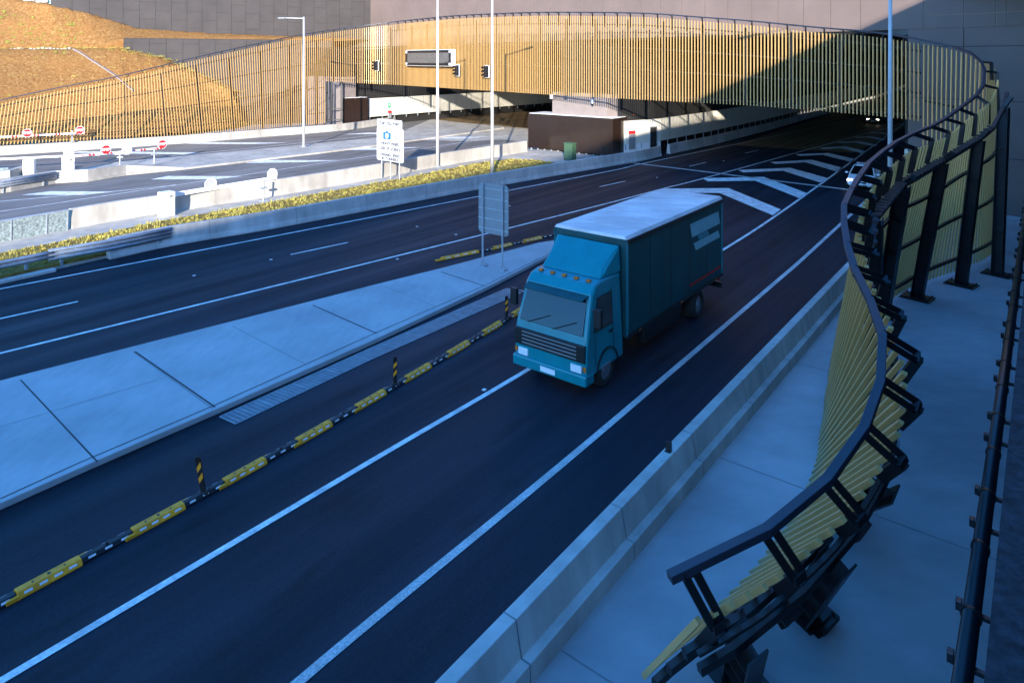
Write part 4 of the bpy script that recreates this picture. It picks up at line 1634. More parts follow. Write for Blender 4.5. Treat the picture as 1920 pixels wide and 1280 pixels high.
light_pole(G(569.5, 276, 0.15), 13.0, (-2.3, 0.1, 0), 'shortest-looking light pole on the median island before the left screen')
light_pole(G(820.5, 313.5, 0.12), 14.0, (-2.6, 0.3, 0), 'white light pole behind the grass strip right of the toll sign')
light_pole(G(923, 328, 0.25), 14.0, (2.6, -0.6, 0), 'light pole standing in the grass strip by the shaded barrier')
light_pole(V((18.45, 33.3, 0.25)), 14.5, (-2.4, 0.6, 0), 'blue-grey light pole inside the curve of the slatted screen', 0.13, 0.07)

# ------------------------------------------------------------------ signs
# back of sign on the island
pa, pb = G(905, 498, z1), G(942, 506.5, z1)
t_ = (pb - pa)
t_.z = 0
wpost = t_.length
t_.normalize()
fn = V((t_.y, -t_.x, 0))
root = empty('road_sign', (pa + pb) / 2, 'grey back of a two-post road sign on the traffic island', 'road sign')
for p in (pa, pb):
    q = MB()
    q.bar(p, p + UP * 3.52, 0.075, 0.075)
    o = q.build('post', M['galv'], root, 0.01)
    q = MB()
    q.obox(p + UP * 0.02, t_, fn, UP, 0.19, 0.13, 0.02)
    for sx in (-1, 1):
        q.obox(p + t_ * 0.09 * sx + UP * 0.08, t_, fn, UP, 0.05, 0.02, 0.06)
    q.build('base_plate', M['galv'], o)


def rrect(w, h, r, n=5):
    out = []
    for cx_, cy_, a0 in ((w - r, h - r, 0), (-w + r, h - r, 90), (-w + r, -h + r, 180), (w - r, -h + r, 270)):
        for k in range(n + 1):
            a_ = R(a0 + 90 * k / n)
            out.append((cx_ + r * math.cos(a_), cy_ + r * math.sin(a_)))
    return out


def plate(root, name, c, t, fn_, prof, th, mt):
    b_ = MB()
    n = len(prof)
    v = [c + t * x + UP * y for x, y in prof] + [c + t * x + UP * y - fn_ * th for x, y in prof]
    f = [tuple(range(n)), tuple(range(2 * n - 1, n - 1, -1))] + [(i, (i + 1) % n, n + (i + 1) % n, n + i) for i in range(n)]
    b_.add(v, f)
    return b_.build(name, M[mt], root)


cbk = (pa + pb) / 2
cbk.z = 0
cc = cbk - fn * 0.06 + UP * 2.62 + t_ * 0.0
plate(root, 'sign_panel', cc, t_, fn, rrect(0.80, 1.06, 0.16), 0.012, 'sign_back')
for k in range(5):
    q = MB()
    q.bar(cc + fn * 0.02 - t_ * 0.78 + UP * (-0.85 + 0.425 * k), cc + fn * 0.02 + t_ * 0.78 + UP * (-0.85 + 0.425 * k), 0.03, 0.045)
    q.build('stiffener', M['galv'], root)

# toll sign
ta, tb = G(716, 334, .12), G(749, 341, .12)
t_ = V((0.755, -0.656, 0))
fn = V((t_.y, -t_.x, 0))
if fn.y > 0:
    fn = -fn
mid = (ta + tb) / 2
mid.z = 0.12
root = empty('toll_sign', mid, 'white toll point sign on three posts beside the sunlit barrier', 'road sign')
for k in (-1.02, 0, 1.02):
    q = MB()
    q.tube(mid + t_ * k, mid + t_ * k + UP * 4.2, 0.045, 0.045, 10)
    q.build('post', M['galv'], root)
cc = mid + fn * 0.06
cc.z = 0
W2 = 1.53
plate(root, 'main_panel', cc + UP * 2.70, t_, fn, rrect(W2, 1.22, 0.16), 0.02, 'sign_white')
plate(root, 'header_panel', cc + UP * 4.22 - t_ * 0.06, t_, fn, rrect(W2 - 0.1, 0.31, 0.10), 0.02, 'sign_white')
put_text('START TOLL POINT', 0.30, M['sign_text'], root, cc + UP * 4.22 - t_ * 0.06 + fn * 0.006, t_, UP, 'lettering', 2.35)
put_text('HEAVY FINES', 0.30, M['sign_text'], root, cc + UP * 2.75 + fn * 0.006, t_, UP, 'lettering', 2.0)
put_text('LOSS OF LICENCE', 0.30, M['sign_text'], root, cc + UP * 2.38 + fn * 0.006, t_, UP, 'lettering', 2.45)
put_text('VARIABLE SPEED', 0.28, M['sign_text'], root, cc + UP * 1.92 + fn * 0.006, t_, UP, 'lettering', 2.3)
put_text('IN TUNNELS', 0.28, M['sign_text'], root, cc + UP * 1.64 + fn * 0.006, t_, UP, 'lettering', 1.9)
q = MB()
q.obox(cc + UP * 2.14 + fn * 0.004, t_, fn, UP, W2 - 0.03, 0.004, 0.014)
q.build('divider_line', M['sign_text'], root)
cm = cc + UP * 3.32 - t_ * 0.33 + fn * 0.006
q = MB()
q.obox(cm, t_, fn, UP, 0.43, 0.006, 0.25)
q.obox(cm + UP * 0.29, t_, fn, UP, 0.13, 0.006, 0.06)
q.build('camera_symbol', M['sign_blue'], root)
q = MB()
q.tube(cm, cm + fn * 0.012, 0.20, 0.20, 20)
q.build('lens_symbol', M['sign_white'], root)
q = MB()
for k, rr0 in enumerate((0.14, 0.25, 0.36)):
    for a_ in range(8):
        a0, a1 = R(-50 + 100 * a_ / 8), R(-50 + 100 * (a_ + 1) / 8)
        c2 = cc + UP * 3.30 + t_ * 0.42 + fn * 0.006
        q.bar(c2 + t_ * rr0 * math.cos(a0) + UP * rr0 * math.sin(a0), c2 + t_ * rr0 * math.cos(a1) + UP * rr0 * math.sin(a1), 0.03, 0.03)
q.build('wave_symbol', M['sign_text'], root)


# ------------------------------------------------------------------ boom gates
def octa(r):
    return [(r * math.cos(R(22.5 + 45 * k)), r * math.sin(R(22.5 + 45 * k))) for k in range(8)]


def boom_gate(label, house, a, b, supports, discs, z, face, stop, arm_h=0.15, house_sz=(0.34, 0.30, 1.3), lamps=True, arm_mat='white'):
    a, b = V((a.x, a.y, z)), V((b.x, b.y, z))
    t = (b - a)
    t.normalize()
    fn_ = V((t.y, -t.x, 0))
    base = house if house is not None else a
    root = empty('boom_gate', V((base.x, base.y, base.z)), label, 'boom gate', 'boom gates of the toll roads')
    if house is not None:
        hx, hy, hz = house_sz
        hb = V((house.x, house.y, house.z))
        b_ = MB()
        b_.obox(hb + UP * hz / 2, t, fn_, UP, hx, hy, hz / 2)
        b_.build('housing', M['white'], root, 0.04)
        b_ = MB()
        b_.obox(hb + fn_ * (hy + 0.01) + UP * hz * 0.40, t, fn_, UP, hx * 0.86, 0.02, hz * 0.36)
        b_.build('door', M['white'], root, 0.015)
        b_ = MB()
        b_.obox(hb + fn_ * (hy + 0.006) + UP * (hz - 0.24) + t * 0.1, t, fn_, UP, 0.09, 0.006, 0.035)
        b_.build('vent_slot', M['black_steel'], root)
    b_ = MB()
    b_.bar(a, b, 0.07, arm_h)
    o = b_.build('arm', M[arm_mat], root, 0.015)
    if lamps:
        n = 5
        b_ = MB()
        for k in range(n):
            p = a.lerp(b, (k + 0.7) / (n + 0.3)) + fn_ * 0.037
            b_.obox(p, t, fn_, UP, 0.35, 0.003, 0.03)
        b_.build('red_stripe', M['red'], o)
        b_ = MB()
        for k in range(n):
            for d in (-0.13, 0.13):
                p = a.lerp(b, (k + 1.02) / (n + 0.3)) + t * d + fn_ * 0.036
                b_.tube(p, p + fn_ * 0.07, 0.085, 0.07, 10)
        b_.build('warning_lamp', M['lamp_red'], o)
    for f, up_off in discs:
        p = a.lerp(b, f) + UP * (arm_h / 2 + (0.22 if stop else 0.15) + up_off) + fn_ * (0.045 if stop else -0.045)
        sg = 1 if stop else -1
        plate(root, 'stop_disc', p, t, fn_, octa(0.41 if stop else 0.37), 0.02, 'white' if stop else 'disc_grey')
        if stop:
            plate(root, 'stop_face', p + fn_ * 0.006, t, fn_, octa(0.375), 0.004, 'red')
            put_text('STOP', 0.30, M['white'], root, p + fn_ * 0.012, t, UP, 'stop_lettering', 0.62)
        else:
            oc = octa(0.37)
            b_ = MB()
            for i in range(8):
                p0, p1 = oc[i], oc[(i + 1) % 8]
                b_.bar(p + t * p0[0] + UP * p0[1], p + t * p1[0] + UP * p1[1], 0.04, 0.05, fn_)
            b_.build('disc_rim', M['white'], root)
    for s in supports:
        b_ = MB()
        b_.bar(s, V((s.x, s.y, z + 0.25)), 0.09, 0.09)
        b_.obox(V((s.x, s.y, z - arm_h)), t, fn_, UP, 0.22, 0.10, 0.05)
        b_.build('rest_post', M['galv'], root, 0.01)
        b_ = MB()
        b_.obox(s + UP * 0.02, t, fn_, UP, 0.22, 0.16, 0.02)
        b_.build('rest_base', M['galv'], root)
    return root


# nearest gate (sign backs towards the camera)
boom_gate('nearest white boom gate on the sunlit barrier, sign backs facing the camera', G(312, 405, .1), G(325, 403.5), G(519, 367), [G(494, 377, .12)],
          [(0.335, -0.02), (0.955, 0.0)], 1.18, 1, False, 0.25, (0.36, 0.32, 1.38), False)
boom_gate('white boom gate with two red STOP discs over the toll road median', G(128, 325, .12), G(136, 323), G(306, 304), [G(289.5, 307, .3)],
          [(0.345, 0.0), (0.985, 0.02)], 1.24, 1, True, 0.16, (0.36, 0.32, 1.30))
boom_gate('white boom gate behind the STOP gate with two grey disc backs', G(55, 331, .12), G(-140, 333), G(243, 312), [G(225, 310, .3)],
          [(0.68, 0.05), (0.985, 0.02)], 1.12, 1, False, 0.16, (0.36, 0.32, 1.30), False)
boom_gate('farthest boom gate with two red STOP discs in front of the left screen', None, W3(-60, 263, 61.5), W3(158, 247, 66.3), [W3(135.5, 266, 66.4)],
          [(0.49, -0.05), (0.96, -0.02)], 1.78, 1, True, 0.16)

# ------------------------------------------------------------------ lane separators and bollards
def separator(mt, refl):
    """1 m long rubber module, local x along the lane"""
    root = bpy.data.objects.new('lane_separator', None)
    COL.objects.link(root)
    b_ = MB()
    wd = 0.13 if mt == 'yellow' else 0.10
    ht = 0.115 if mt == 'yellow' else 0.095
    L = 0.52 if mt == 'yellow' else 0.47
    prof = [(-wd, 0.0), (-wd, 0.03), (-wd * 0.55, ht), (wd * 0.55, ht), (wd, 0.03), (wd, 0.0)]
    n = len(prof)
    v = [V((sx * L, p[0], p[1])) for sx in (-1, 1) for p in prof]
    f = [tuple(range(n)), tuple(range(2 * n - 1, n - 1, -1))] + [(i, (i + 1) % n, n + (i + 1) % n, n + i) for i in range(n)]
    b_.add(v, f)
    if mt == 'yellow':
        b_.obox(V((0.60, wd * 0.45, 0.035)), V((1, 0, 0)), V((0, 1, 0)), UP, 0.10, wd * 0.5, 0.035)
        b_.obox(V((-0.60, -wd * 0.45, 0.035)), V((1, 0, 0)), V((0, 1, 0)), UP, 0.10, wd * 0.5, 0.035)
    o = b_.build('body', M[mt], root, 0.012)
    for k in range(3 if mt != 'yellow' else 4):
        x_ = (-0.36 + 0.24 * k) if mt == 'yellow' else (-0.3 + 0.3 * k)
        for sg in (-1, 1):
            b_ = MB()
            b_.obox(V((x_, sg * wd * 0.80, 0.072 if mt == 'yellow' else 0.062)), V((1, 0, 0)), V((0, sg * -0.45, 0.85)).normalized(), V((0, 0.85 * sg, 0.45)).normalized(), 0.065, 0.018, 0.006)
            b_.build('reflector', M['reflector'], root)
    b_ = MB()
    for x_ in ((-0.26, 0.0, 0.26) if mt == 'yellow' else (0.0,)):
        b_.tube(V((x_, 0, ht - 0.005)), V((x_, 0, ht + (0.004 if mt == 'yellow' else 0.03))), 0.022 if x_ else 0.035, 0.02 if x_ else 0.03, 8)
    b_.build('fixing_bolt', M['black_rubber'], root)
    return root


def place(root, p, q, z=0.0):
    c = (p + q) / 2
    root.location = V((c.x, c.y, z))
    d = q - p
    root.rotation_euler = (0, 0, math.atan2(d.y, d.x))
    root.scale = (1, 1, 1)


sepA = [G(-60, 1168), G(22, 1119), G(157, 1055), G(243, 1001), G(348, 953), G(414, 908), G(503, 866), G(553, 830), G(622.6, 799), G(664.6, 766),
        G(723, 739), G(757.5, 711), G(808.6, 689), G(838, 667), G(880, 645), G(905, 625), G(940, 608), G(960, 592), G(991, 576), G(1008, 562), G(1034, 547)]
protos = {}
ymid = [(sepA[k] + sepA[k + 1]) / 2 for k in range(1, len(sepA) - 1, 2)]
sm = [ymid[0]] + [(ymid[k - 1] + ymid[k] * 2 + ymid[k + 1]) / 4 for k in range(1, len(ymid) - 1)] + [ymid[-1]]
mids = []
for k, p in enumerate(sm):
    mids.append((p, 'yellow'))
    nx_ = sm[k + 1] if k + 1 < len(sm) else p + (p - sm[k - 1])
    mids.append(((p + nx_) / 2, 'black_rubber'))
mids = [(sm[0] - (sm[1] - sm[0]) / 2, 'black_rubber')] + mids
for k, (p, mt) in enumerate(mids):
    if mt not in protos:
        protos[mt] = separator(mt, True)
        r_ = protos[mt]
    else:
        r_ = copy_tree(protos[mt])
    a = mids[max(k - 1, 0)][0]
    b = mids[min(k + 1, len(mids) - 1)][0]
    pitch = (b - a).length / (2 if 0 < k < len(mids) - 1 else 1)
    r_.location = V((p.x, p.y, 0))
    r_.rotation_euler = (0, 0, math.atan2((b - a).y, (b - a).x))
    r_.scale = (pitch / 1.0, 1, 1)
    col_ = 'yellow' if mt == 'yellow' else 'black'
    tag(r_, '%s rubber lane separator with white reflectors in the near line of kerbs' % col_, 'lane separator', '%s lane separators of the near line' % col_)
sepB = [G(817, 491), G(827, 487.5), G(897, 473), G(926, 467), G(958, 459.5), G(983, 454), G(1014, 447), G(1046, 440)]
for i in range(1, len(sepB) - 1):
    mt = 'yellow' if i % 2 else 'black_rubber'
    r_ = copy_tree(protos[mt])
    L = (sepB[i + 1] - sepB[i]).length
    place(r_, sepB[i], sepB[i + 1])
    r_.scale = (min(max(L / 1.02, 0.7), 1.9), 1, 1)
    col_ = 'yellow' if i % 2 else 'black'
    tag(r_, '%s rubber lane separator in the short line beyond the traffic island' % col_, 'lane separator', '%s lane separators beyond the island' % col_)


def bollard():
    root = bpy.data.objects.new('bollard', None)
    COL.objects.link(root)
    b_ = MB()
    b_.obox(V((0, 0, 0.36)), V((1, 0, 0)), V((0, 1, 0)), UP, 0.055, 0.018, 0.36)
    b_.tube(V((0, -0.018, 0.72)), V((0, 0.018, 0.72)), 0.055, 0.055, 16)
    b_.build('blade', M['black_rubber'], root, 0.006)
    b_ = MB()
    for k in range(2):
        for sg in (-1, 1):
            z0_ = 0.22 + 0.22 * k
            b_.poly([V((-0.045, sg * 0.0195, z0_)), V((0.045, sg * 0.0195, z0_ + 0.10)), V((0.045, sg * 0.0195, z0_ + 0.21)), V((-0.045, sg * 0.0195, z0_ + 0.11))])
    b_.build('stripe', M['yellow'], root)
    b_ = MB()
    b_.obox(V((0, 0, 0.02)), V((1, 0, 0)), V((0, 1, 0)), UP, 0.10, 0.09, 0.03)
    b_.build('foot', M['black_rubber'], root, 0.01)
    return root


bproto = None
for (px, py), lab, lean in zip(((378, 930), (739, 722), (948, 601)),
                               ('leaning black bollard with yellow stripes, nearest the camera', 'middle upright black and yellow striped bollard on the separator line',
                                'far black and yellow bollard close to the truck front'), (-0.17, 0.0, 0.0)):
    if bproto is None:
        bproto = bollard()
        r_ = bproto
    else:
        r_ = copy_tree(bproto)
    p = G(px, py, 0.06)
    p = min((m_[0] for m_ in mids if m_[1] != 'yellow'), key=lambda m_: (m_ - p).length) + UP * 0.06
    r_.location = p
    r_.rotation_euler = (0, lean, R(8))
    tag(r_, lab, 'bollard', 'flexible bollards on the lane separators')

# raised pavement studs
for (px, py) in ((364, 517), (908, 731), (508, 487), (782, 425), (855, 440), (1232, 333), (1357, 302), (1418, 430), (745, 486), (182, 317), (615, 322)):
    p = G(px, py, 0.01)
    b_ = MB()
    b_.obox(p + UP * 0.012, D, N, UP, 0.055, 0.05, 0.012)
    o = b_.build('road_stud', M['reflector'], None, 0.008, False, p)
    tag(o, 'small white raised road stud on the asphalt', 'road stud', 'white road studs')


# ------------------------------------------------------------------ vehicles
def local_frame(origin, fwd):
    fwd = V(fwd).normalized()
    left = UP.cross(fwd)
    return lambda x, y, z: origin + fwd * x + left * y + UP * z


def wheel(root, c, axis, r, w, name='wheel'):
    axis = V(axis).normalized()
    b_ = MB()
    prof = [(-w / 2, r * 0.62), (-w / 2, r * 0.9), (-w / 2 + 0.03, r), (w / 2 - 0.03, r), (w / 2, r * 0.9), (w / 2, r * 0.62)]
    u = axis.orthogonal().normalized()
    v_ = axis.cross(u)
    n = 28
    vs, fs = [], []
    for i in range(n):
        a_ = 2 * math.pi * i / n
        d = u * math.cos(a_) + v_ * math.sin(a_)
        for (x_, rr1) in prof:
            vs.append(c + axis * x_ + d * rr1)
    k = len(prof)
    for i in range(n):
        j = (i + 1) % n
        for q_ in range(k):
            e = (q_ + 1) % k
            fs.append((i * k + q_, i * k + e, j * k + e, j * k + q_))
    b_.add(vs, fs)
    o = b_.build(name, M['tyre'], root, 0, True)
    b_ = MB()
    b_.tube(c - axis * w * 0.36, c + axis * w * 0.36, r * 0.62, r * 0.62, 20)
    b_.tube(c - axis * w * 0.46, c + axis * w * 0.46, r * 0.24, r * 0.2, 12)
    b_.build('rim', M['steel_rim'], o)
    return o


# --- truck
fwd = -D
org = RS(-10.72, 15.35)
P = local_frame(org + D * 0.0, fwd)      # x = 0 at the front bumper, negative towards the rear; +y = left of travel (towards the barrier)
root = empty('box_truck', RS(-10.72, 20), 'teal box truck with pale roof driving out of the tunnel', 'truck')
HW = 1.25


def lbox(x0, x1, y0, y1, z0, z1):
    b_ = MB()
    b_.hexa([P(x0, y0, z0), P(x1, y0, z0), P(x1, y1, z0), P(x0, y1, z0), P(x0, y0, z1), P(x1, y0, z1), P(x1, y1, z1), P(x0, y1, z1)])
    return b_


x0b, x1b = -9.35, -2.05
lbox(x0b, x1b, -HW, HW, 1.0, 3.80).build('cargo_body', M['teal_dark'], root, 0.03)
rf = MB()
rf.hexa([P(x0b - .01, -HW - .01, 3.803), P(x1b + .01, -HW - .01, 3.803), P(x1b + .01, HW + .01, 3.803), P(x0b - .01, HW + .01, 3.803),
         P(x0b, -HW + .06, 3.90), P(x1b, -HW + .06, 3.90), P(x1b, HW - .06, 3.90), P(x0b, HW - .06, 3.90)])
rfo = rf.build('cargo_roof', M['truck_roof'], root, 0.015)
b_ = MB()
for sg in (-1, 1):
    b_.bar(P(x0b, sg * (HW + .022), 3.74), P(x1b, sg * (HW + .022), 3.74), 0.04, 0.12)
    b_.bar(P(x0b, sg * (HW + .02), 1.03), P(x1b, sg * (HW + .02), 1.03), 0.04, 0.10)
b_.build('side_rail', M['black_steel'], root)
b_ = MB()
for k in range(1, 5):
    x_ = x0b + (x1b - x0b) * k / 5
    for sg in (-1, 1):
        b_.obox(P(x_, sg * (HW + .003), 2.38), fwd, N, UP, 0.012, 0.003, 1.28)
b_.build('panel_seam', M['black_steel'], root)
b_ = MB()
for x_ in (x0b + .04, x1b - .04):
    for sg in (-1, 1):
        b_.obox(P(x_, sg * (HW + .008), 2.40), fwd, N, UP, 0.05, 0.008, 1.36)
b_.build('corner_trim', M['teal'], root)
b_ = MB()
for k in range(1, 8):
    x_ = x0b + (x1b - x0b) * k / 8
    b_.bar(P(x_, -HW + .1, 3.905), P(x_, HW - .1, 3.905), 0.05, 0.012)
b_.build('roof_bow', M['truck_roof'], root)
# pale graphic on the side (rear half)
for (xa, xb, za, zb, mt) in ((-9.1, -6.6, 2.95, 3.42, 'teal_pale'), (-9.1, -6.9, 2.45, 2.72, 'teal_pale'), (-8.1, -7.2, 2.74, 2.93, 'teal')):
    b_ = MB()
    sl = 0.18
    b_.hexa([P(xa, HW + .010, za), P(xb, HW + .010, za), P(xb, HW + .016, za), P(xa, HW + .016, za),
             P(xa + sl, HW + .010, zb), P(xb + sl, HW + .010, zb), P(xb + sl, HW + .016, zb), P(xa + sl, HW + .016, zb)])
    b_.build('side_graphic', M[mt], root)
b_ = MB()
b_.hexa([P(-9.2, HW + .01, 1.32), P(-6.4, HW + .01, 1.32), P(-6.4, HW + .016, 1.32), P(-9.2, HW + .016, 1.32),
         P(-9.2, HW + .01, 1.40), P(-6.4, HW + .01, 1.40), P(-6.4, HW + .016, 1.40), P(-9.2, HW + .016, 1.40)])
b_.build('side_stripe', M['lamp_red'], root)
# cab, lofted from a side profile
cab = MB()
prof = [(-1.95, 0.55), (-0.02, 0.55), (0.0, 0.62), (0.0, 1.25), (-0.06, 1.55), (-0.42, 2.62), (-0.62, 2.82), (-0.9, 2.88), (-1.95, 2.88)]
ys = [(-1.20, 0.0), (-1.12, 0.03), (1.12, 0.03), (1.20, 0.0)]
n = len(prof)
vs = []
for y_, ins in ys:
    for (x_, z_) in prof:
        tw = 1 - 0.09 * max(0, (z_ - 1.5) / 1.4)
        vs.append(P(x_ + (ins if x_ > -1.5 else 0), y_ * tw, z_ + (0.02 if ins else 0)))
fs = [tuple(range(n)), tuple(range(4 * n - 1, 3 * n - 1, -1))]
for r_ in range(3):
    for i in range(n):
        j = (i + 1) % n
        fs.append((r_ * n + i, r_ * n + j, (r_ + 1) * n + j, (r_ + 1) * n + i))
cab.add(vs, fs)
cab.build('cab', M['teal'], root, 0.05)
b_ = MB()
b_.hexa([P(-1.0, -1.0, 2.90), P(-1.0, 1.0, 2.90), P(-1.95, 1.12, 2.90), P(-1.95, -1.12, 2.90),
         P(-1.45, -0.9, 3.30), P(-1.45, 0.9, 3.30), P(-1.95, 1.08, 3.66), P(-1.95, -1.08, 3.66)])
b_.build('roof_fairing', M['teal'], root, 0.05)
b_ = MB()
b_.hexa([P(-0.062, -1.04, 1.62), P(-0.062, 1.04, 1.62), P(-0.40, 0.98, 2.56), P(-0.40, -0.98, 2.56),
         P(0.0, -1.04, 1.64), P(0.0, 1.04, 1.64), P(-0.35, 0.98, 2.59), P(-0.35, -0.98, 2.59)])
b_.build('windscreen', M['glass_dark'], root, 0.01)
for sg in (-1, 1):
    b_ = MB()
    q4 = [(-0.38, 1.66), (-1.35, 1.66), (-1.35, 2.52), (-0.62, 2.52)]
    b_.hexa([P(x_, sg * (1.18 - 0.10 * (z_ - 1.5) / 1.4), z_) for x_, z_ in q4] + [P(x_, sg * (1.212 - 0.10 * (z_ - 1.5) / 1.4), z_) for x_, z_ in q4])
    b_.build('side_window', M['glass_dark'], root)
    b_ = MB()
    b_.obox(P(-0.22, sg * 1.40, 2.15), fwd, N, UP, 0.06, 0.11, 0.24)
    b_.bar(P(-0.25, sg * 1.15, 2.3), P(-0.22, sg * 1.40, 2.3), 0.03, 0.03)
    b_.build('mirror', M['black_steel'], root, 0.02)
    b_ = MB()
    b_.obox(P(0.035, sg * 0.88, 0.78), fwd, N, UP, 0.03, 0.17, 0.10)
    b_.build('headlight', M['reflector'], root, 0.015)
    b_ = MB()
    b_.obox(P(0.0, sg * 1.12, 0.80), fwd, N, UP, 0.03, 0.05, 0.07)
    b_.build('indicator', M['amber'], root)
lbox(-0.05, 0.06, -1.16, 1.16, 0.96, 1.42).build('grille', M['black_steel'], root, 0.02)
b_ = MB()
for k in range(4):
    b_.bar(P(0.075, -0.9, 1.05 + 0.1 * k), P(0.075, 0.9, 1.05 + 0.1 * k), 0.02, 0.03)
b_.build('grille_bar', M['steel_rim'], root)
lbox(-0.35, 0.10, -1.22, 1.22, 0.36, 0.66).build('bumper', M['teal'], root, 0.05)
b_ = MB()
b_.obox(P(0.107, 0, 0.5), fwd, N, UP, 0.006, 0.24, 0.07)
b_.build('number_plate', M['white'], root)
lbox(-9.2, -1.0, -0.45, 0.45, 0.62, 0.98).build('chassis', M['black_steel'], root)
for sg in (-1, 1):
    lbox(-5.9, -3.3, sg * 1.05 - 0.12, sg * 1.05 + 0.12, 0.42, 0.95).build('side_guard', M['black_steel'], root, 0.03)
    wheel(root, P(-1.05, sg * 1.03, 0.48), N, 0.48, 0.28)
    wheel(root, P(-7.3, sg * 0.98, 0.48), N, 0.48, 0.46)
    b_ = MB()
    for k in range(10):
        a0, a1 = math.pi * k / 10, math.pi * (k + 1) / 10
        b_.bar(P(-1.05 + 0.56 * math.cos(a0), sg * 1.06, 0.5 + 0.56 * math.sin(a0)), P(-1.05 + 0.56 * math.cos(a1), sg * 1.06, 0.5 + 0.56 * math.sin(a1)), 0.34, 0.03, UP)
    b_.build('mudguard', M['black_steel'], root)
lbox(-9.45, -9.36, -1.2, 1.2, 0.5, 0.7).build('rear_bumper', M['black_steel'], root)
for sg in (-1, 1):
    b_ = MB()
    b_.obox(P(-9.37, sg * 1.0, 0.85), fwd, N, UP, 0.03, 0.14, 0.07)
    b_.build('tail_light', M['lamp_red'], root)


b_ = MB()
for y0_, y1_ in ((-0.75, -0.05), (0.1, 0.8)):
    b_ = MB()
    b_.bar(P(0.015, y0_, 1.63), P(-0.10, y1_, 1.93), 0.025, 0.02)
    b_.build('wiper', M['black_steel'], root)
b_ = MB()
b_.hexa([P(-0.40, -1.02, 2.60), P(-0.40, 1.02, 2.60), P(-0.10, 0.96, 2.50), P(-0.10, -0.96, 2.50),
         P(-0.42, -1.02, 2.63), P(-0.42, 1.02, 2.63), P(-0.10, 0.96, 2.53), P(-0.10, -0.96, 2.53)])
b_.build('sun_visor', M['teal_dark'], root)
for y_ in (-0.8, -0.4, 0.0, 0.4, 0.8):
    b_ = MB()
    b_.obox(P(-0.72, y_, 2.90), fwd, N, UP, 0.05, 0.06, 0.03)
    b_.build('marker_lamp', M['amber'], root)
for sg in (-1, 1):
    b_ = MB()
    for (xa, za, xb, zb) in ((-0.42, 0.75, -0.42, 1.6), (-1.40, 0.95, -1.40, 2.6)):
        b_.bar(P(xa, sg * 1.203, za), P(xb, sg * (1.203 if zb < 2 else 1.12), zb), 0.012, 0.012)
    b_.build('door_seam', M['black_steel'], root)
    b_ = MB()
    b_.obox(P(-1.22, sg * 1.215, 1.48), fwd, N, UP, 0.10, 0.015, 0.025)
    b_.build('door_handle', M['black_steel'], root)
    b_ = MB()
    b_.obox(P(-0.95, sg * 1.17, 0.62), fwd, N, UP, 0.25, 0.05, 0.03)
    b_.build('step', M['steel_rim'], root)
for k in range(3):
    b_ = MB()
    b_.obox(P(-8.6 + 2.9 * k, HW + .03, 1.03), fwd, N, UP, 0.06, 0.015, 0.025)
    b_.build('side_marker', M['amber'], root)


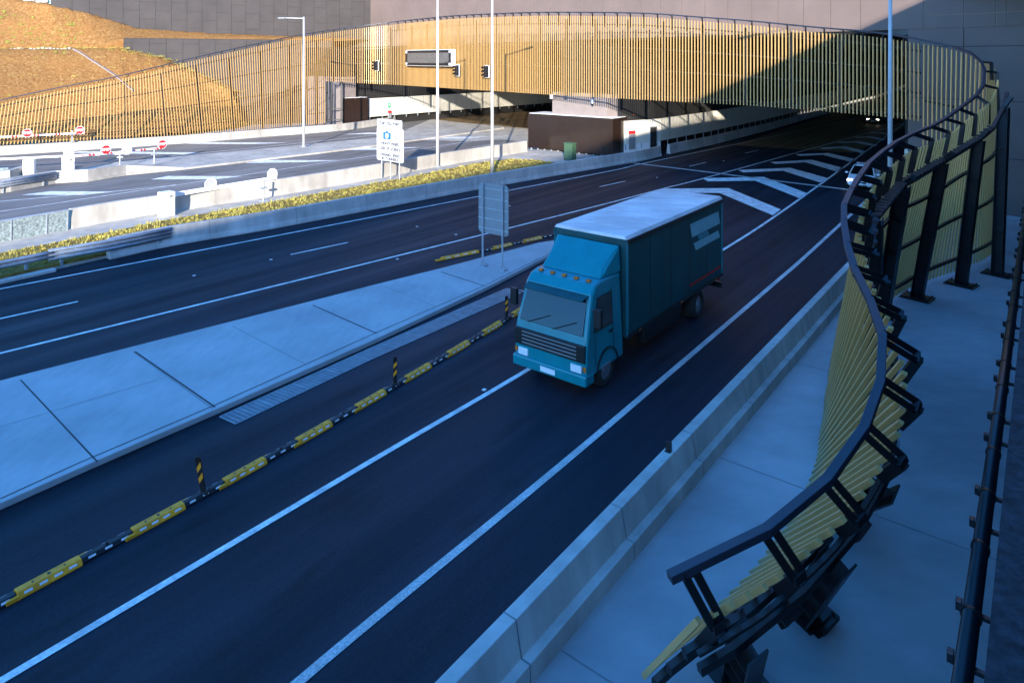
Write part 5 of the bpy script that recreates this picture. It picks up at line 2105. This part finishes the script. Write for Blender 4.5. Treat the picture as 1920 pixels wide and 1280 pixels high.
# --- cars
def car(org, fwd, paint, label, lit=True, name='car'):
    P = local_frame(org, fwd)
    fwd = V(fwd).normalized()
    lf = UP.cross(fwd)
    root = empty(name, org - fwd * 2, label, 'car')
    # body stations: x from front, half width, sill z, shoulder z
    stn = [(0.0, 0.60, 0.34, 0.60), (-0.10, 0.74, 0.26, 0.70), (-0.45, 0.84, 0.22, 0.80), (-1.1, 0.88, 0.20, 0.93), (-1.5, 0.89, 0.20, 0.97), (-2.6, 0.89, 0.20, 1.00), (-3.5, 0.88, 0.22, 1.02), (-4.0, 0.84, 0.26, 1.00), (-4.25, 0.74, 0.36, 0.92)]
    b_ = MB()
    vs, fs = [], []
    for (x_, w, z0_, z1_) in stn:
        ring = [(-w * 0.86, z0_), (-w, z0_ + 0.15), (-w, (z0_ + z1_) / 2 + .05), (-w * 0.93, z1_ - 0.03), (-w * 0.8, z1_), (w * 0.8, z1_), (w * 0.93, z1_ - 0.03), (w, (z0_ + z1_) / 2 + .05), (w, z0_ + 0.15), (w * 0.86, z0_)]
        vs += [P(x_, y_, z_) for y_, z_ in ring]
    k = 10
    for i in range(len(stn) - 1):
        for j in range(k):
            e = (j + 1) % k
            fs.append((i * k + j, i * k + e, (i + 1) * k + e, (i + 1) * k + j))
    fs += [tuple(range(k)), tuple(len(vs) - k + j for j in range(k - 1, -1, -1))]
    b_.add(vs, fs)
    b_.build('body', M[paint], root, 0.02, True)
    # greenhouse
    b_ = MB()
    gh = [(-1.05, 0.74, 0.93), (-1.85, 0.60, 1.42), (-3.3, 0.60, 1.44), (-4.0, 0.70, 1.0)]
    v = []
    for (x_, w, z_) in gh:
        v += [P(x_, -w, z_), P(x_, w, z_)]
    v += [P(-1.05, -0.78, 0.9), P(-1.05, 0.78, 0.9), P(-4.0, -0.76, 0.95), P(-4.0, 0.76, 0.95)]
    b_.add(v, [(0, 1, 3, 2), (2, 3, 5, 4), (4, 5, 7, 6), (0, 2, 4, 6, 10, 8), (1, 9, 11, 7, 5, 3)])
    b_.build('glasshouse', M['glass_dark'], root, 0.02)
    b_ = MB()
    b_.hexa([P(-1.80, -0.58, 1.42), P(-1.80, 0.58, 1.42), P(-3.35, 0.58, 1.44), P(-3.35, -0.58, 1.44), P(-1.9, -0.52, 1.475), P(-1.9, 0.52, 1.475), P(-3.25, 0.52, 1.49), P(-3.25, -0.52, 1.49)])
    b_.build('roof', M[paint], root, 0.02)
    b_ = MB()
    for sg in (-1, 1):
        b_.bar(P(-1.06, sg * 0.76, 0.95), P(-1.86, sg * 0.60, 1.43), 0.06, 0.05)
        b_.bar(P(-3.3, sg * 0.60, 1.44), P(-4.0, sg * 0.73, 1.0), 0.09, 0.06)
        b_.bar(P(-2.55, sg * 0.615, 1.43), P(-2.5, sg * 0.80, 0.98), 0.06, 0.04)
    b_.build('pillar', M[paint], root)
    for sg in (-1, 1):
        b_ = MB()
        b_.obox(P(-0.10, sg * 0.60, 0.64), fwd, lf, UP, 0.07, 0.17, 0.075)
        b_.build('headlight', M['headlamp' if lit else 'reflector'], root, 0.03)
        b_ = MB()
        b_.obox(P(-1.3, sg * 0.99, 0.98), fwd, lf, UP, 0.06, 0.09, 0.06)
        b_.build('mirror', M[paint], root, 0.02)
        for x_ in (-0.8, -3.4):
            wheel(root, P(x_, sg * 0.80, 0.31), lf, 0.31, 0.2)
    b_ = MB()
    b_.obox(P(-0.005, 0, 0.52), fwd, lf, UP, 0.03, 0.42, 0.06)
    b_.obox(P(-0.04, 0, 0.33), fwd, lf, UP, 0.04, 0.50, 0.06)
    b_.build('grille', M['black_steel'], root, 0.01)
    b_ = MB()
    b_.obox(P(0.03, 0, 0.43), fwd, lf, UP, 0.01, 0.18, 0.05)
    b_.build('number_plate', M['white'], root)
    return root


hd = (G(1450, 408) - G(1575, 319)).normalized()
car(G(1611, 357), hd, 'car_white', 'white car approaching between the chevrons and the slatted screen')
hd2 = (G(1575, 264) - G(1700, 230)).normalized()
car(G(1636, 233), hd2, 'car_dark', 'dark car with lit headlights inside the right tunnel')


# ------------------------------------------------------------------ right-hand parapet, pipe and building
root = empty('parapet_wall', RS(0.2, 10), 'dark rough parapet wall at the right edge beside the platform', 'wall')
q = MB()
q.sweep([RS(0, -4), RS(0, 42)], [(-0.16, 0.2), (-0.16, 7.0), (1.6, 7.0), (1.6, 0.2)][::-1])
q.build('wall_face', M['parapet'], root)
root = empty('service_pipe', RS(-0.73, 10, 2.2), 'long black jointed pipe along the dark parapet', 'pipe')
q = MB()
q.tube(RS(-0.73, 2, 2.2), RS(-0.73, 41, 2.2), 0.10, 0.10, 20)
q.build('pipe_run', M['pipe'], root, 0, True)
for k in range(26):
    s = 4.2 + k * 1.45
    q = MB()
    q.tube(RS(-0.73, s, 2.2), RS(-0.73, s + 0.05, 2.2), 0.116, 0.116, 20)
    q.build('collar', M['pipe'], root)
for k in range(26):
    q = MB()
    s = 4.5 + k * 1.45 + (0.5 if k % 2 else 0)
    q.obox(RS(-0.88, s, 2.10), D, N, UP, 0.05, 0.035, 0.06)
    q.bar(RS(-0.88, s, 2.05), RS(-0.17, s, 2.05), 0.06, 0.06)
    q.build('pipe_bracket', M['pipe'], root, 0.008)
q = MB()
q.sweep([RS(-0.40, 2), RS(-0.40, 41)], [(-0.10, 1.7), (-0.10, 1.95), (0.20, 1.95), (0.20, 1.7)][::-1])
tag(q.build('cable_duct', M['black_steel']), 'black square cable duct between the pipe and the parapet', 'cable duct')
# tall building behind the viewpoint: it throws the shade over the road
bd = V((1, 1.206, 0)).normalized()
bn = V((bd.y, -bd.x, 0))
b0, b1_ = V((-80, -69.7 - 1.206 * 80, 0)), V((30.0, -69.7 + 1.206 * 30.0, 0))
root = empty('overlooking_building', b0, 'tall dark building behind the viewpoint shading the near roads', 'building')
q = MB()
q.prism([tuple(b0.xy), tuple(b1_.xy), tuple((b1_ + bn * 14).xy), tuple((b0 + bn * 14).xy)], 0.0, 35.0)
q.build('wall_block', M['building'], root)
q = MB()
LL = (b1_ - b0).length
for k in range(40):
    c = b0 + bd * (LL * (k + .5) / 40) - bn * 0.03
    for z_ in (4.0, 8.0, 12.0, 16.0, 20.0, 24.0, 28.0, 32.0):
        q.obox(c + UP * z_, bd, bn, UP, LL / 40 * 0.35, 0.05, 1.2)
q.build('window', M['glass_dark'], root)

# unseen wing added beside the viewpoint to cut sky light on the right
n0, n1 = V((5.0, -8.3 + 1.206 * 5.0, 0)), V((29.5, -8.3 + 1.206 * 29.5, 0))
root = empty('added_shade_wing', n0, 'added unseen block beside the platform at the right, cutting sky light', 'building')
q = MB()
q.prism([tuple(n0.xy), tuple(n1.xy), tuple((n1 + bn * 10).xy), tuple((n0 + bn * 10).xy)], 0.0, 18.0)
q.build('wall_block', M['building'], root)  # body of the added unseen wing
q = MB()
q = MB()
q.prism([(25.5, 23.0), (25.5, 40.0), (46, 18), (46, 14), (33, 14)], 13.4, 18.0)
q.build('added_shade_slab', M['building'], root)  # unseen slab added to keep sky light off the right portal wall
q = MB()
LL = (n1 - n0).length
for k in range(9):
    c = n0 + bd * (LL * (k + .5) / 9) - bn * 0.03
    for z_ in (11.0, 15.0):
        q.obox(c + UP * z_, bd, bn, UP, LL / 9 * 0.35, 0.05, 1.2)
q.build('window', M['glass_dark'], root)  # windows of the added unseen wing

# ------------------------------------------------------------------ light, sky, camera
el = 14.7
sd = V((-0.045, -1.0, math.tan(R(el)) * math.hypot(0.045, 1.0))).normalized()   # towards the sun
su = bpy.data.lights.new('sun', 'SUN')
su.energy = 2.3
su.angle = R(0.5)
su.color = (1.0, 0.92, 0.80)
so = bpy.data.objects.new('sun', su)
COL.objects.link(so)
so.rotation_euler = (-sd).to_track_quat('-Z', 'Y').to_euler()
so.location = sd * 100
w = bpy.data.worlds.new('World')
sc.world = w
w.use_nodes = True
nt = w.node_tree
bg = nt.nodes['Background']
sky = nt.nodes.new('ShaderNodeTexSky')
sky.sky_type = 'NISHITA'
sky.sun_disc = False
sky.sun_elevation = R(el)
sky.sun_rotation = R(180 + 2.6)
sky.ozone_density = 6.0
sky.dust_density = 0.3
sky.air_density = 1.0
hsv = nt.nodes.new('ShaderNodeHueSaturation')
hsv.inputs['Saturation'].default_value = 1.13
hsv.inputs['Hue'].default_value = 0.501
nt.links.new(sky.outputs['Color'], hsv.inputs['Color'])
nt.links.new(hsv.outputs['Color'], bg.inputs['Color'])
bg.inputs['Strength'].default_value = 0.15

cam = bpy.data.cameras.new('camera')
co = bpy.data.objects.new('camera', cam)
COL.objects.link(co)
co.location = (0, 0, H)
co.rotation_euler = (R(90), 0, 0)
cam.sensor_width = 36
cam.lens = 24
cam.shift_y = -530 / 1920
cam.clip_start = 0.1
cam.clip_end = 1500
sc.camera = co
sc.view_settings.view_transform = 'Standard'
sc.view_settings.look = 'None'
sc.view_settings.exposure = 2.42
sc.view_settings.gamma = 1.0
